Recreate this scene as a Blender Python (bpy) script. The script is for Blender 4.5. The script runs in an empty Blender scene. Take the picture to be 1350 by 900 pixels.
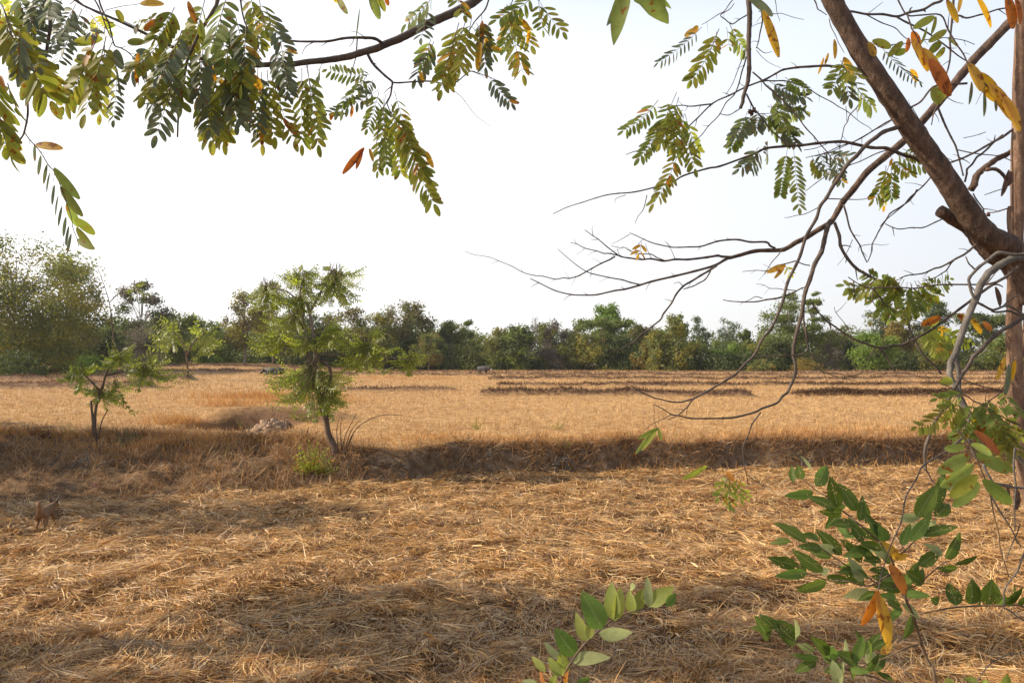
import bpy, math, random
import numpy as np
from mathutils import Vector, Matrix
R = math.radians
random.seed(7); rng = np.random.default_rng(11)
S = bpy.context.scene
COL = S.collection
F = 1000.0; CX, CY = 675.0, 450.0; HZ = 472.0; EYE = 2.5
PITCH = math.atan((HZ - CY) / F)
cp, sp = math.cos(PITCH), math.sin(PITCH)

def at(px, py, d):
    """point seen at photograph position (px,py) whose distance in front of the camera is d metres"""
    a = (px - CX) / F; b = (CY - py) / F
    dx, dy, dz = a, cp - b * sp, sp + b * cp
    k = d / dy
    return Vector((dx * k, d, EYE + dz * k))

# ------------------------------------------------------------------ noise
def _hash(ix, iy, seed):
    h = (ix.astype(np.int64) * 374761393 + iy.astype(np.int64) * 668265263 + seed * 69069) & 0xffffffff
    h = ((h ^ (h >> 13)) * 1274126177) & 0xffffffff
    h = h ^ (h >> 16)
    return (h & 0xffffff) / float(0xffffff)
def vnoise(x, y, seed=0):
    x = np.asarray(x, float); y = np.asarray(y, float)
    ix = np.floor(x); iy = np.floor(y); fx = x - ix; fy = y - iy
    fx = fx * fx * (3 - 2 * fx); fy = fy * fy * (3 - 2 * fy)
    a = _hash(ix, iy, seed); b = _hash(ix + 1, iy, seed); c = _hash(ix, iy + 1, seed); d = _hash(ix + 1, iy + 1, seed)
    return (a * (1 - fx) + b * fx) * (1 - fy) + (c * (1 - fx) + d * fx) * fy
def fbm(x, y, seed=0, o=4):
    s = 0; a = .5; f = 1.
    for i in range(o):
        s = s + a * vnoise(x * f, y * f, seed + i * 17); a *= .5; f *= 2.03
    return s / (1 - .5 ** o)
def sst(a, b, x):
    t = np.clip((np.asarray(x, float) - a) / (b - a), 0, 1)
    return t * t * (3 - 2 * t)

# ------------------------------------------------------------------ terrain
BX = [-40, -9, -6, -3.4, -1.8, .4, 3, 5.6, 10.1, 40]
BB = [13.4, 13.3, 13.7, 14.6, 15.6, 16.35, 16.9, 17.25, 17.9, 19.5]
BT = [18.4, 17.9, 17.0, 16.1, 16.2, 16.85, 17.35, 17.75, 18.4, 20.0]
# low earth bunds across the far field: (depth, x0, x1, height, half width)
BUNDS = [(37.0, -1.5, 11.6, .42, .6), (37.3, 13.6, 60, .40, .55), (43, -10.5, -3.2, .26, .9), (50, -1.0, 90, .32, .5), (64, -2, 90, .36, .6), (78, -30, 90, .40, .6),
         (94, -60, 110, .3, .8), (46, -60, -22, .5, 1.2), (60, -70, -25, .5, 1.3), (76, -80, -16, .4, 1.0), (92, -90, -8, .4, .9)]
def base_line(x): return np.interp(x, BX, BB) + (fbm(x * .9, x * 0 + 3, 5, 3) - .5) * .55 * sst(-7, 0, x) * .8
def top_line(x): return np.interp(x, BX, BT) + (fbm(x * 1.1, x * 0 + 9, 8, 3) - .5) * .6
def bund_at(x, y):
    h = np.zeros_like(x + y)
    for (d, x0, x1, hh, w) in BUNDS:
        dd = d + (fbm(x * .12, x * 0 + d, 21, 2) - .5) * 2.2
        k = np.exp(-((y - dd) / (w * .8)) ** 4) * sst(x0 - .5, x0 + .5, x) * (1 - sst(x1 - .5, x1 + .5, x))
        h = np.maximum(h, k * hh * np.clip(.35 + .8 * fbm(x * .7, x * 0 + d, 33, 4), .3, 1.1))
    return h
def pit_mask(x, y):
    r = ((x + 7.3) / 1.75) ** 2 + ((y - 20.7) / 1.25) ** 2
    return 1 - sst(.75, 1.12, r + (fbm(x * 1.3, y * 1.3, 44, 2) - .5) * .5)
def H(x, y):
    x = np.asarray(x, float); y = np.asarray(y, float)
    b = base_line(x); t = top_line(x)
    k = np.clip((y - b) / np.maximum(t - b, .12), 0, 1)
    slope_left = 1 - sst(-5.2, -3.0, x)
    k1 = sst(0, 1, k) ** .8
    z = .66 * k1 + (fbm(x * .8, y * .8, 55, 3) - .5) * .28 * sst(.2, 1, k) * (1 - sst(.3, 2.2, y - t))
    lump = (fbm(x * 1.3, y * 1.3, 2, 4) - .5)
    near = 1 - sst(16, 24, y)
    z = z + near * lump * .16 + (fbm(x * 4, y * 4, 3, 3) - .5) * .05 * near
    z = z + slope_left * np.sin(np.clip(k, 0, 1) * math.pi) * lump * .55
    far = sst(18, 30, y)
    z = z + far * (fbm(x * .25, y * .25, 6, 3) - .5) * .12
    z = z + bund_at(x, y)
    u = x / np.maximum(y, 1)
    z = z + 1.35 * (1 - sst(-.42, -.1, u)) * sst(45, 130, y)
    z = z + .0015 * np.maximum(y - 200, 0) * 0
    pm = pit_mask(x, y)
    z = z - pm * .62
    # rim behind the pit
    z = z + .42 * np.exp(-(((x + 6.9) / 2.3) ** 2) ** 2) * np.exp(-((y - 22.3) / .34) ** 2)
    # the bank on which the viewer stands
    z = z + .85 * (1 - sst(2.9, 4.3, y))
    return z
def h1(x, y): return float(H(np.array([x]), np.array([y]))[0])
def hit(px, py):
    """where the sight line through a photograph position meets the ground"""
    lo, d = 3.5, 3.5
    while d < 300:
        p = at(px, py, d)
        if p.z < h1(p.x, p.y): break
        lo = d; d *= 1.02
    for _ in range(20):
        m = (lo + d) / 2; p = at(px, py, m)
        if p.z < h1(p.x, p.y): d = m
        else: lo = m
    p = at(px, py, d); p.z = h1(p.x, p.y); return p

# ------------------------------------------------------------------ materials
def new_mat(name):
    m = bpy.data.materials.new(name); m.use_nodes = True
    nt = m.node_tree; nt.nodes.clear()
    return m, nt
def N(nt, t, **kw):
    n = nt.nodes.new(t)
    for k, v in kw.items(): setattr(n, k, v)
    return n
def ramp(nt, stops, fac, interp='LINEAR'):
    r = N(nt, 'ShaderNodeValToRGB'); e = r.color_ramp.elements; r.color_ramp.interpolation = interp
    while len(e) < len(stops): e.new(.5)
    for i, (p, c) in enumerate(stops): e[i].position = p; e[i].color = (*c, 1)
    if fac is not None: nt.links.new(fac, r.inputs[0])
    return r
def leaf_mat(name, cols, transl=.35, rough=.5, spot=0.0, spotcol=(.18, .07, .02), scale=60, gloss=.3, veins=False, holes=0.0):
    m, nt = new_mat(name); L = nt.links.new
    g = N(nt, 'ShaderNodeNewGeometry')
    n = len(cols)
    r = ramp(nt, [(i / (n - 1) if n > 1 else 0, c) for i, c in enumerate(cols)], g.outputs['Random Per Island'])
    tc = N(nt, 'ShaderNodeTexCoord')
    no = N(nt, 'ShaderNodeTexNoise'); no.inputs['Scale'].default_value = scale; no.inputs['Detail'].default_value = 3
    L(tc.outputs['Object'], no.inputs['Vector'])
    hv = N(nt, 'ShaderNodeHueSaturation')
    mr = N(nt, 'ShaderNodeMapRange'); mr.inputs[3].default_value = .72; mr.inputs[4].default_value = 1.28
    L(no.outputs[0], mr.inputs[0]); L(mr.outputs[0], hv.inputs['Value']); L(r.outputs[0], hv.inputs['Color'])
    col = hv.outputs[0]
    if spot > 0:
        n2 = N(nt, 'ShaderNodeTexNoise'); n2.inputs['Scale'].default_value = scale * 1.3; n2.inputs['Detail'].default_value = 4
        L(tc.outputs['Object'], n2.inputs['Vector'])
        rr = ramp(nt, [(.62 - spot, (0, 0, 0)), (.7 - spot, (1, 1, 1))], n2.outputs[0])
        mx = N(nt, 'ShaderNodeMix', data_type='RGBA'); L(rr.outputs[0], mx.inputs[0]); L(col, mx.inputs[6]); mx.inputs[7].default_value = (*spotcol, 1)
        col = mx.outputs[2]
    if veins:
        va = N(nt, 'ShaderNodeVertexColor'); va.layer_name = 'blade'; vs_ = N(nt, 'ShaderNodeSeparateColor'); L(va.outputs[0], vs_.inputs[0])
        rib = ramp(nt, [(.86, (0, 0, 0)), (.97, (1, 1, 1))], vs_.outputs[0])
        ma = N(nt, 'ShaderNodeMath', operation='MULTIPLY_ADD'); ma.inputs[1].default_value = 52; L(vs_.outputs[1], ma.inputs[0])
        mb_ = N(nt, 'ShaderNodeMath', operation='MULTIPLY'); mb_.inputs[1].default_value = 14; L(vs_.outputs[0], mb_.inputs[0]); L(mb_.outputs[0], ma.inputs[2])
        sn = N(nt, 'ShaderNodeMath', operation='SINE'); L(ma.outputs[0], sn.inputs[0]); lat = ramp(nt, [(.88, (0, 0, 0)), (1, (.55, .55, .55))], sn.outputs[0])
        mxx = N(nt, 'ShaderNodeMath', operation='MAXIMUM'); L(rib.outputs[0], mxx.inputs[0]); L(lat.outputs[0], mxx.inputs[1])
        lt = N(nt, 'ShaderNodeMix', data_type='RGBA', blend_type='MIX'); fm = N(nt, 'ShaderNodeMath', operation='MULTIPLY'); fm.inputs[1].default_value = .45
        L(mxx.outputs[0], fm.inputs[0]); L(fm.outputs[0], lt.inputs[0]); L(col, lt.inputs[6]); lt.inputs[7].default_value = (.22, .26, .10, 1) if cols[0][1] > cols[0][0] else (.30, .14, .04, 1); col = lt.outputs[2]
    p = N(nt, 'ShaderNodeBsdfPrincipled'); p.inputs['Roughness'].default_value = rough
    p.inputs['Specular IOR Level'].default_value = gloss
    L(col, p.inputs['Base Color'])
    out = N(nt, 'ShaderNodeOutputMaterial')
    if transl > 0:
        t = N(nt, 'ShaderNodeBsdfTranslucent'); L(col, t.inputs[0])
        g2 = N(nt, 'ShaderNodeHueSaturation'); g2.inputs['Value'].default_value = 2.3; g2.inputs['Saturation'].default_value = 1.1
        L(col, g2.inputs['Color']); L(g2.outputs[0], t.inputs[0])
        x = N(nt, 'ShaderNodeMixShader'); x.inputs[0].default_value = transl
        L(p.outputs[0], x.inputs[1]); L(t.outputs[0], x.inputs[2]); sh_ = x.outputs[0]
        if holes > 0:
            hn = N(nt, 'ShaderNodeTexVoronoi'); hn.inputs['Scale'].default_value = 190; L(tc.outputs['Object'], hn.inputs['Vector'])
            hz = N(nt, 'ShaderNodeTexNoise'); hz.inputs['Scale'].default_value = 26; L(tc.outputs['Object'], hz.inputs['Vector'])
            h1_ = N(nt, 'ShaderNodeMath', operation='LESS_THAN'); h1_.inputs[1].default_value = .27; L(hn.outputs['Distance'], h1_.inputs[0])
            h2_ = N(nt, 'ShaderNodeMath', operation='GREATER_THAN'); h2_.inputs[1].default_value = 1 - holes; L(hz.outputs[0], h2_.inputs[0])
            h3_ = N(nt, 'ShaderNodeMath', operation='MULTIPLY'); L(h1_.outputs[0], h3_.inputs[0]); L(h2_.outputs[0], h3_.inputs[1])
            tr_ = N(nt, 'ShaderNodeBsdfTransparent'); y_ = N(nt, 'ShaderNodeMixShader'); L(h3_.outputs[0], y_.inputs[0]); L(sh_, y_.inputs[1]); L(tr_.outputs[0], y_.inputs[2]); sh_ = y_.outputs[0]
        L(sh_, out.inputs[0])
    else: L(p.outputs[0], out.inputs[0])
    return m
def bark_mat(name, c0, c1, c2, scale=14, bump=.5, dist=.01):
    m, nt = new_mat(name); L = nt.links.new
    tc = N(nt, 'ShaderNodeTexCoord'); mp = N(nt, 'ShaderNodeMapping'); mp.inputs['Scale'].default_value = (1, 1, .35)
    L(tc.outputs['Object'], mp.inputs[0])
    a = N(nt, 'ShaderNodeTexNoise'); a.inputs['Scale'].default_value = scale; a.inputs['Detail'].default_value = 8; a.inputs['Roughness'].default_value = .65
    L(mp.outputs[0], a.inputs['Vector'])
    r = ramp(nt, [(.3, c0), (.5, c1), (.7, c2)], a.outputs[0])
    v = N(nt, 'ShaderNodeTexVoronoi'); v.inputs['Scale'].default_value = scale * 4.5
    L(tc.outputs['Object'], v.inputs['Vector'])
    sp_ = ramp(nt, [(.10, (1, 1, 1)), (.2, (0, 0, 0))], v.outputs['Distance'])
    mx = N(nt, 'ShaderNodeMix', data_type='RGBA'); mlt = N(nt, 'ShaderNodeMath', operation='MULTIPLY'); mlt.inputs[1].default_value = .85
    L(sp_.outputs[0], mlt.inputs[0]); L(mlt.outputs[0], mx.inputs[0]); L(r.outputs[0], mx.inputs[6]); mx.inputs[7].default_value = (*[min(1, x * 1.9) for x in c2], 1)
    p = N(nt, 'ShaderNodeBsdfPrincipled'); p.inputs['Roughness'].default_value = .85; L(mx.outputs[2], p.inputs['Base Color'])
    b = N(nt, 'ShaderNodeBump'); b.inputs['Strength'].default_value = bump; b.inputs['Distance'].default_value = dist
    L(a.outputs[0], b.inputs['Height']); L(b.outputs[0], p.inputs['Normal'])
    o = N(nt, 'ShaderNodeOutputMaterial'); L(p.outputs[0], o.inputs[0])
    return m
def plain_mat(name, c, rough=.7, var=.25, scale=30, bump=0):
    m, nt = new_mat(name); L = nt.links.new
    tc = N(nt, 'ShaderNodeTexCoord'); a = N(nt, 'ShaderNodeTexNoise'); a.inputs['Scale'].default_value = scale; a.inputs['Detail'].default_value = 6
    L(tc.outputs['Object'], a.inputs['Vector'])
    r = ramp(nt, [(.3, [x * (1 - var) for x in c]), (.7, [min(1, x * (1 + var)) for x in c])], a.outputs[0])
    p = N(nt, 'ShaderNodeBsdfPrincipled'); p.inputs['Roughness'].default_value = rough; L(r.outputs[0], p.inputs['Base Color'])
    if bump:
        b = N(nt, 'ShaderNodeBump'); b.inputs['Strength'].default_value = .6; b.inputs['Distance'].default_value = bump
        L(a.outputs[0], b.inputs['Height']); L(b.outputs[0], p.inputs['Normal'])
    o = N(nt, 'ShaderNodeOutputMaterial'); L(p.outputs[0], o.inputs[0])
    return m

M = {}
M['leaf_olive'] = leaf_mat('olive_leaf', [(.13, .155, .03), (.18, .20, .04), (.22, .23, .045), (.26, .245, .05), (.14, .15, .04)], .60, .5, .03, gloss=.2)
M['leaf_green'] = leaf_mat('green_leaf', [(.12, .155, .04), (.15, .185, .045), (.19, .23, .06), (.16, .19, .055)], .56, .45, .02, gloss=.2)
M['leaf_grey'] = leaf_mat('grey_green_leaf', [(.09, .11, .065), (.12, .14, .08), (.11, .13, .055)], .42, .5, .02)
M['leaf_yellow'] = leaf_mat('yellow_leaf', [(.46, .27, .04), (.5, .30, .06), (.42, .26, .05)], .48, .55, .07, (.20, .075, .02), 38, veins=True)
M['leaf_orange'] = leaf_mat('orange_leaf', [(.36, .13, .025), (.28, .09, .03), (.42, .20, .04)], .42, .55, .08, (.14, .04, .015), 38, veins=True)
M['leaf_shrub'] = leaf_mat('shrub_leaf', [(.055, .08, .012), (.075, .105, .016), (.06, .09, .018), (.10, .135, .025)], .36, .5, .0, gloss=.18, veins=True, holes=.46)
M['leaf_pale'] = leaf_mat('pale_leaf_underside', [(.24, .26, .12), (.28, .30, .14)], .4, .7, gloss=.1, veins=True)
M['leaf_lime'] = leaf_mat('lime_leaf', [(.19, .22, .035), (.25, .27, .05), (.17, .21, .045)], .48, .5)
M['leaf_sapling'] = leaf_mat('sapling_leaf', [(.14, .18, .025), (.19, .225, .035), (.25, .27, .05), (.11, .14, .025)], .5, .36, 0, scale=6, gloss=.5)
M['bark_main'] = bark_mat('speckled_bark', (.03, .017, .011), (.09, .05, .03), (.19, .12, .08), 34, 1.0, .014)
M['bark_trunk'] = bark_mat('sunlit_trunk_bark', (.06, .032, .02), (.18, .10, .058), (.32, .20, .125), 26, 1.0, .012)  # lighter, warmer copy of the bark: sunlight put into the colour
M['bark_twig'] = bark_mat('twig_bark', (.045, .032, .024), (.085, .06, .045), (.14, .10, .075), 30, .3, .002)
M['bark_grey'] = bark_mat('grey_vine_bark', (.05, .042, .034), (.115, .097, .078), (.19, .165, .135), 26, .8, .004)
M['bark_sap'] = bark_mat('sapling_bark', (.06, .035, .025), (.12, .075, .05), (.2, .14, .10), 8, .5, .01)
M['bark_far'] = bark_mat('far_bark', (.12, .09, .07), (.2, .16, .12), (.3, .25, .2), 2, .2, .02)
M['wood_cut'] = plain_mat('broken_wood', (.11, .062, .04), .9, .5, 60, .004)
M['stem_red'] = plain_mat('red_stem', (.18, .07, .04), .6, .3, 60)
M['stem_brown'] = plain_mat('brown_stem', (.12, .075, .04), .7, .3, 60)
M['straw'] = leaf_mat('straw', [(.09, .042, .014), (.42, .20, .055), (.66, .40, .15), (.84, .61, .30), (.36, .25, .15), (.74, .43, .14), (.20, .10, .035), (.58, .29, .08), (.80, .55, .24)], .10, .5, 0, scale=3, gloss=.5)
M['stubble'] = leaf_mat('stubble', [(.34, .18, .07), (.55, .33, .135), (.68, .44, .20), (.26, .14, .065), (.60, .36, .145)], .10, .6, 0, scale=1.5)
M['drygrass'] = leaf_mat('dry_bank_grass', [(.13, .065, .03), (.26, .14, .06), (.38, .20, .085), (.50, .32, .15), (.32, .26, .19)], .15, .7, 0, scale=2)
M['bundgrass'] = leaf_mat('bund_grass', [(.08, .042, .025), (.14, .075, .04), (.22, .125, .065), (.11, .06, .035), (.30, .18, .09)], .08, .8, 0, scale=1)
M['goldgrass'] = leaf_mat('golden_grass', [(.40, .20, .07), (.5, .29, .11), (.32, .15, .06)], .2, .7, 0, scale=1)

def ground_mat():
    m, nt = new_mat('field_ground'); L = nt.links.new
    tc = N(nt, 'ShaderNodeTexCoord')
    at_ = N(nt, 'ShaderNodeVertexColor'); at_.layer_name = 'zone'
    sep = N(nt, 'ShaderNodeSeparateColor'); L(at_.outputs[0], sep.inputs[0])
    def noise(s, d=6, sc=(1, 1, 1), rough=.6):
        mp = N(nt, 'ShaderNodeMapping'); mp.inputs['Scale'].default_value = sc; L(tc.outputs['Object'], mp.inputs[0])
        n = N(nt, 'ShaderNodeTexNoise'); n.inputs['Scale'].default_value = s; n.inputs['Detail'].default_value = d; n.inputs['Roughness'].default_value = rough
        L(mp.outputs[0], n.inputs['Vector']); return n.outputs[0]
    def mix(f, a, b, mode='MIX'):
        x = N(nt, 'ShaderNodeMix', data_type='RGBA', blend_type=mode)
        if isinstance(f, float): x.inputs[0].default_value = f
        else: L(f, x.inputs[0])
        L(a, x.inputs[6]); L(b, x.inputs[7]); return x.outputs[2]
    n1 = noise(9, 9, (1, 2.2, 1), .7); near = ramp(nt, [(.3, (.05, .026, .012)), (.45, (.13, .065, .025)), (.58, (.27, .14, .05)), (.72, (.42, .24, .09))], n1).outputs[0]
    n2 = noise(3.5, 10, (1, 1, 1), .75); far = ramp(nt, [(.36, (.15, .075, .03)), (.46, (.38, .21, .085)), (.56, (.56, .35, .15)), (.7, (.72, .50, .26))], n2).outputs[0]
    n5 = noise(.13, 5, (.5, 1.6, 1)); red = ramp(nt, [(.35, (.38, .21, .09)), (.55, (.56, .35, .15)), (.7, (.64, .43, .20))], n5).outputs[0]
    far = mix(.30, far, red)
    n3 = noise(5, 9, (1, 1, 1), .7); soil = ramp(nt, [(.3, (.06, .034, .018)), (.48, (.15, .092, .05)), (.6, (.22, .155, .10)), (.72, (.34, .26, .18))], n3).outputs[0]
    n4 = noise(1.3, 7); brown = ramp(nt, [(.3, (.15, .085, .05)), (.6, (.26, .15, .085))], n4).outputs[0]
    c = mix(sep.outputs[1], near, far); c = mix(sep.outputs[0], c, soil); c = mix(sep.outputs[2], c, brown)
    p = N(nt, 'ShaderNodeBsdfPrincipled'); p.inputs['Roughness'].default_value = .9; p.inputs['Specular IOR Level'].default_value = .15
    L(c, p.inputs['Base Color'])
    b = N(nt, 'ShaderNodeBump'); b.inputs['Strength'].default_value = .8; b.inputs['Distance'].default_value = .05
    L(noise(14, 10, (1, 1, 1), .75), b.inputs['Height']); L(b.outputs[0], p.inputs['Normal'])
    o = N(nt, 'ShaderNodeOutputMaterial'); L(p.outputs[0], o.inputs[0]); return m
M['ground'] = ground_mat()

# ------------------------------------------------------------------ object helpers
def tag(o, label=None, cat=None, group=None, kind=None):
    if label: o['label'] = label
    if cat: o['category'] = cat
    if group: o['group'] = group
    if kind: o['kind'] = kind
    return o
def empty(name, loc, label, cat, group=None):
    o = bpy.data.objects.new(name, None); o.location = loc; o.empty_display_size = .2; COL.objects.link(o)
    return tag(o, label, cat, group)
def link_mesh(name, me, mats, parent=None, smooth=True):
    o = bpy.data.objects.new(name, me); COL.objects.link(o)
    for m in (mats if isinstance(mats, (list, tuple)) else [mats]): me.materials.append(m)
    if smooth: me.shade_smooth()
    if parent is not None:
        o.parent = parent; o.matrix_parent_inverse = Matrix.Translation(-parent.matrix_basis.translation) if parent.parent is None else Matrix.Identity(4)
    return o
class MB:
    """collects vertices and faces in world space; build() makes one mesh, its vertices relative to the thing's base"""
    def __init__(s): s.v = []; s.f = []; s.m = []; s.a = {}
    def add(s, vs, fs, mi=0):
        b = len(s.v); s.v.extend(vs); s.f.extend([tuple(b + i for i in f) for f in fs]); s.m.extend([mi] * len(fs))
    def build(s, name, mats, parent=None, smooth=True):
        me = bpy.data.meshes.new(name)
        off = Vector((0, 0, 0)); p = parent
        while p is not None: off += p.location; p = p.parent
        me.from_pydata([tuple(Vector(v) - off) for v in s.v], [], s.f)
        me.polygons.foreach_set('material_index', s.m); me.update()
        if s.a:
            ca = np.zeros((len(s.v), 4), np.float32); ca[:, 3] = 1
            for b_, cc in s.a.items(): ca[b_:b_ + len(cc), :2] = cc
            me.color_attributes.new('blade', 'FLOAT_COLOR', 'POINT').data.foreach_set('color', ca.ravel())
        o = bpy.data.objects.new(name, me); COL.objects.link(o)
        for m in (mats if isinstance(mats, (list, tuple)) else [mats]): me.materials.append(m)
        if smooth: me.shade_smooth()
        o.parent = parent
        return o
def np_mesh(name, verts, quads, mat, parent=None, smooth=False):
    me = bpy.data.meshes.new(name); nv = len(verts); nf = len(quads)
    k = quads.shape[1]
    me.vertices.add(nv); me.vertices.foreach_set('co', np.asarray(verts, np.float32).ravel())
    me.loops.add(nf * k); me.loops.foreach_set('vertex_index', np.asarray(quads, np.int32).ravel())
    me.polygons.add(nf); me.polygons.foreach_set('loop_start', np.arange(0, nf * k, k, dtype=np.int32))
    me.update(calc_edges=True); me.materials.append(mat)
    if smooth: me.shade_smooth()
    o = bpy.data.objects.new(name, me); COL.objects.link(o); o.parent = parent
    return o
def catmull(pts, n=5):
    P = [pts[0] * 2 - pts[1]] + pts + [pts[-1] * 2 - pts[-2]]; out = []
    for i in range(1, len(P) - 2):
        a, b, c, d = P[i - 1:i + 3]
        for k in range(n):
            t = k / n
            out.append(.5 * ((2 * b) + (c - a) * t + (2 * a - 5 * b + 4 * c - d) * t * t + (3 * b - a - 3 * c + d) * t ** 3))
    out.append(P[-2]); return out
def tube(mb, pts, r0, r1, sides=7, n=5, mi=0, jit=0.0, pw=1.0, knob=0.0):
    """a tapering limb through the points"""
    pts = catmull([Vector(p) for p in pts], n) if len(pts) > 2 else [Vector(p) for p in pts]
    m = len(pts); vs = []; fs = []
    up = Vector((.3, -.8, .5)).normalized(); prev = None
    for i, p in enumerate(pts):
        t = (pts[min(i + 1, m - 1)] - pts[max(i - 1, 0)]);
        if t.length < 1e-9: t = Vector((0, 0, 1))
        t.normalize()
        if prev is None: u = up.cross(t); u = u if u.length > 1e-3 else Vector((1, 0, 0)).cross(t)
        else: u = prev - t * prev.dot(t)
        u.normalize(); prev = u; w = t.cross(u)
        k = i / (m - 1); r = r0 + (r1 - r0) * k ** pw
        if knob and i % n == 0 and 0 < i < m - 1: r *= 1 + knob
        for s_ in range(sides):
            a = 2 * math.pi * s_ / sides; rr = r * (1 + jit * (random.random() - .5))
            vs.append(p + (u * math.cos(a) + w * math.sin(a)) * rr)
    for i in range(m - 1):
        for s_ in range(sides):
            a = i * sides + s_; b = i * sides + (s_ + 1) % sides
            fs.append((a, b, b + sides, a + sides))
    fs.append(tuple(reversed(range(sides)))); fs.append(tuple((m - 1) * sides + k for k in range(sides)))
    mb.add(vs, fs, mi)
    return pts
def leaf(mb, b, t, nrm, w, fold=.25, curl=.12, mi=0, seg=5, shape='ellipse', ragged=0):
    """a leaf blade from base b to tip t: two halves folded along the midrib"""
    b = Vector(b); t = Vector(t); ax = t - b; L = ax.length
    if L < 1e-6: return
    ax /= L; n = (Vector(nrm) - ax * Vector(nrm).dot(ax))
    if n.length < 1e-4: n = ax.orthogonal()
    n.normalize(); sd = ax.cross(n)
    vs = []; fs = []
    for i in range(seg + 1):
        k = i / seg
        if shape == 'ellipse': ww = math.sin(math.pi * (.03 + .93 * k)) ** .55
        elif shape == 'ovate': ww = math.sin(math.pi * k ** .75) ** .75
        else: ww = math.sin(math.pi * k ** 1.15) ** .6
        ww *= w * .5
        if i in (0, seg): ww = max(ww, w * .03) if shape != 'ellipse' else min(ww, w * .13)
        c = b + ax * (L * k) - n * (curl * L * k * k)
        f = n * (fold * ww)
        ra = 1 - ragged * random.random(); rb = 1 - ragged * random.random()
        vs += [c - sd * ww * ra + f, c, c + sd * ww * rb + f]
    for i in range(seg):
        a = i * 3; fs += [(a, a + 1, a + 4, a + 3), (a + 1, a + 2, a + 5, a + 4)]
    mb.a[len(mb.v)] = [c_ for i in range(seg + 1) for c_ in ((0, i / seg), (1, i / seg), (0, i / seg))]
    mb.add(vs, fs, mi)
def frond(mb, p0, p1, n, ll, lw, droop=.15, side=None, hang=.5, col=0, stem=1, skip=0.0, one=False, tw=1.0, rr=None, flat=None, odd=0.0, oddcol=0, seg=4):
    """a pinnate leaf: a rachis with n pairs of leaflets"""
    p0 = Vector(p0); p1 = Vector(p1); L = (p1 - p0).length
    ax = (p1 - p0).normalized()
    if side is None:
        side = ax.cross(Vector((random.uniform(-.3, .3), -1, random.uniform(-.2, .6)))); side = side if side.length > .1 else Vector((1, 0, 0))
    side = (side - ax * side.dot(ax)).normalized(); nn = side.cross(ax)
    sag = Vector((0, 0, -1)) * (droop * L)
    bow = [p0 + (p1 - p0) * k - sag * (4 * k * (1 - k)) for k in (0, .25, .5, .75, 1)]
    rr = rr or ll * .025
    pts = tube(mb, bow, rr * 1.3, rr * .5, 4, 3, stem)
    m = len(pts) - 1
    for i in range(n + 1):
        k = .14 + .86 * i / n; q = k * m; j = min(int(q), m - 1); c = pts[j].lerp(pts[j + 1], q - j)
        tx = (pts[j + 1] - pts[j]).normalized()
        env = .72 + .28 * math.sin(math.pi * min(k * .9 + .1, 1))
        sides = (-1, 1) if i < n else (0,)
        for s_ in sides:
            if random.random() < skip or (one and s_ == -1 and random.random() < .8): continue
            d = tx * (.62 + .25 * k) + side * s_ * .95 + Vector((0, 0, -1)) * hang * (.4 + .6 * random.random())
            d += Vector((random.uniform(-.09, .09), random.uniform(-.09, .09), random.uniform(-.09, .09)))
            d.normalize(); l = ll * env * random.uniform(.82, 1.08)
            nv = nn + Vector((random.uniform(-.5, .5), random.uniform(-.5, .5), random.uniform(-.5, .5))) * tw + side * s_ * .35
            cc = oddcol if random.random() < odd else col
            st = c + d * l * .06
            leaf(mb, st, st + d * l, nv, lw * random.uniform(.85, 1.1), .2, random.uniform(-.05, .2), cc, seg)

# ------------------------------------------------------------------ camera, light, sky
cam = bpy.data.cameras.new('camera'); co = bpy.data.objects.new('camera', cam); COL.objects.link(co)
co.location = (0, 0, EYE); co.rotation_euler = (math.pi / 2 + PITCH, 0, 0)
cam.sensor_width = 36; cam.lens = 36 * F / 1350; cam.clip_start = .05; cam.clip_end = 6000
S.camera = co
SUN = Vector((-.84, .03, .55)).normalized()
sl = bpy.data.lights.new('sun', 'SUN'); sl.energy = 5.0; sl.angle = R(.6); sl.color = (1, .88, .70)
so = bpy.data.objects.new('sun', sl); COL.objects.link(so); so.rotation_euler = (-SUN).to_track_quat('-Z', 'Y').to_euler(); so.location = SUN * 50
W = bpy.data.worlds.new('World'); S.world = W; W.use_nodes = True; wn = W.node_tree
bg = wn.nodes["Background"]; sky = wn.nodes.new("ShaderNodeTexSky"); sky.sky_type = "NISHITA"; sky.sun_disc = False
sky.sun_elevation = math.asin(SUN.z); sky.sun_rotation = math.atan2(SUN.x, SUN.y); sky.dust_density = 1.5; sky.air_density = 1.0; sky.ozone_density = 1.0
# thin bright haze over the lower sky, brightest towards the sun, the clear sky above it
wtc = wn.nodes.new('ShaderNodeTexCoord'); wsep = wn.nodes.new('ShaderNodeSeparateXYZ'); wn.links.new(wtc.outputs['Generated'], wsep.inputs[0])
wel = wn.nodes.new('ShaderNodeMapRange'); wel.interpolation_type = 'SMOOTHSTEP'; wel.inputs[1].default_value = .34; wel.inputs[2].default_value = .66; wel.inputs[3].default_value = .90; wel.inputs[4].default_value = .0
wn.links.new(wsep.outputs[2], wel.inputs[0])
wdot = wn.nodes.new('ShaderNodeVectorMath'); wdot.operation = 'DOT_PRODUCT'; wdot.inputs[1].default_value = tuple(SUN); wn.links.new(wtc.outputs['Generated'], wdot.inputs[0])
wbr = wn.nodes.new('ShaderNodeMapRange'); wbr.inputs[1].default_value = -.7; wbr.inputs[2].default_value = .75; wbr.inputs[3].default_value = 4.6; wbr.inputs[4].default_value = 9.0; wn.links.new(wdot.outputs['Value'], wbr.inputs[0])
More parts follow.
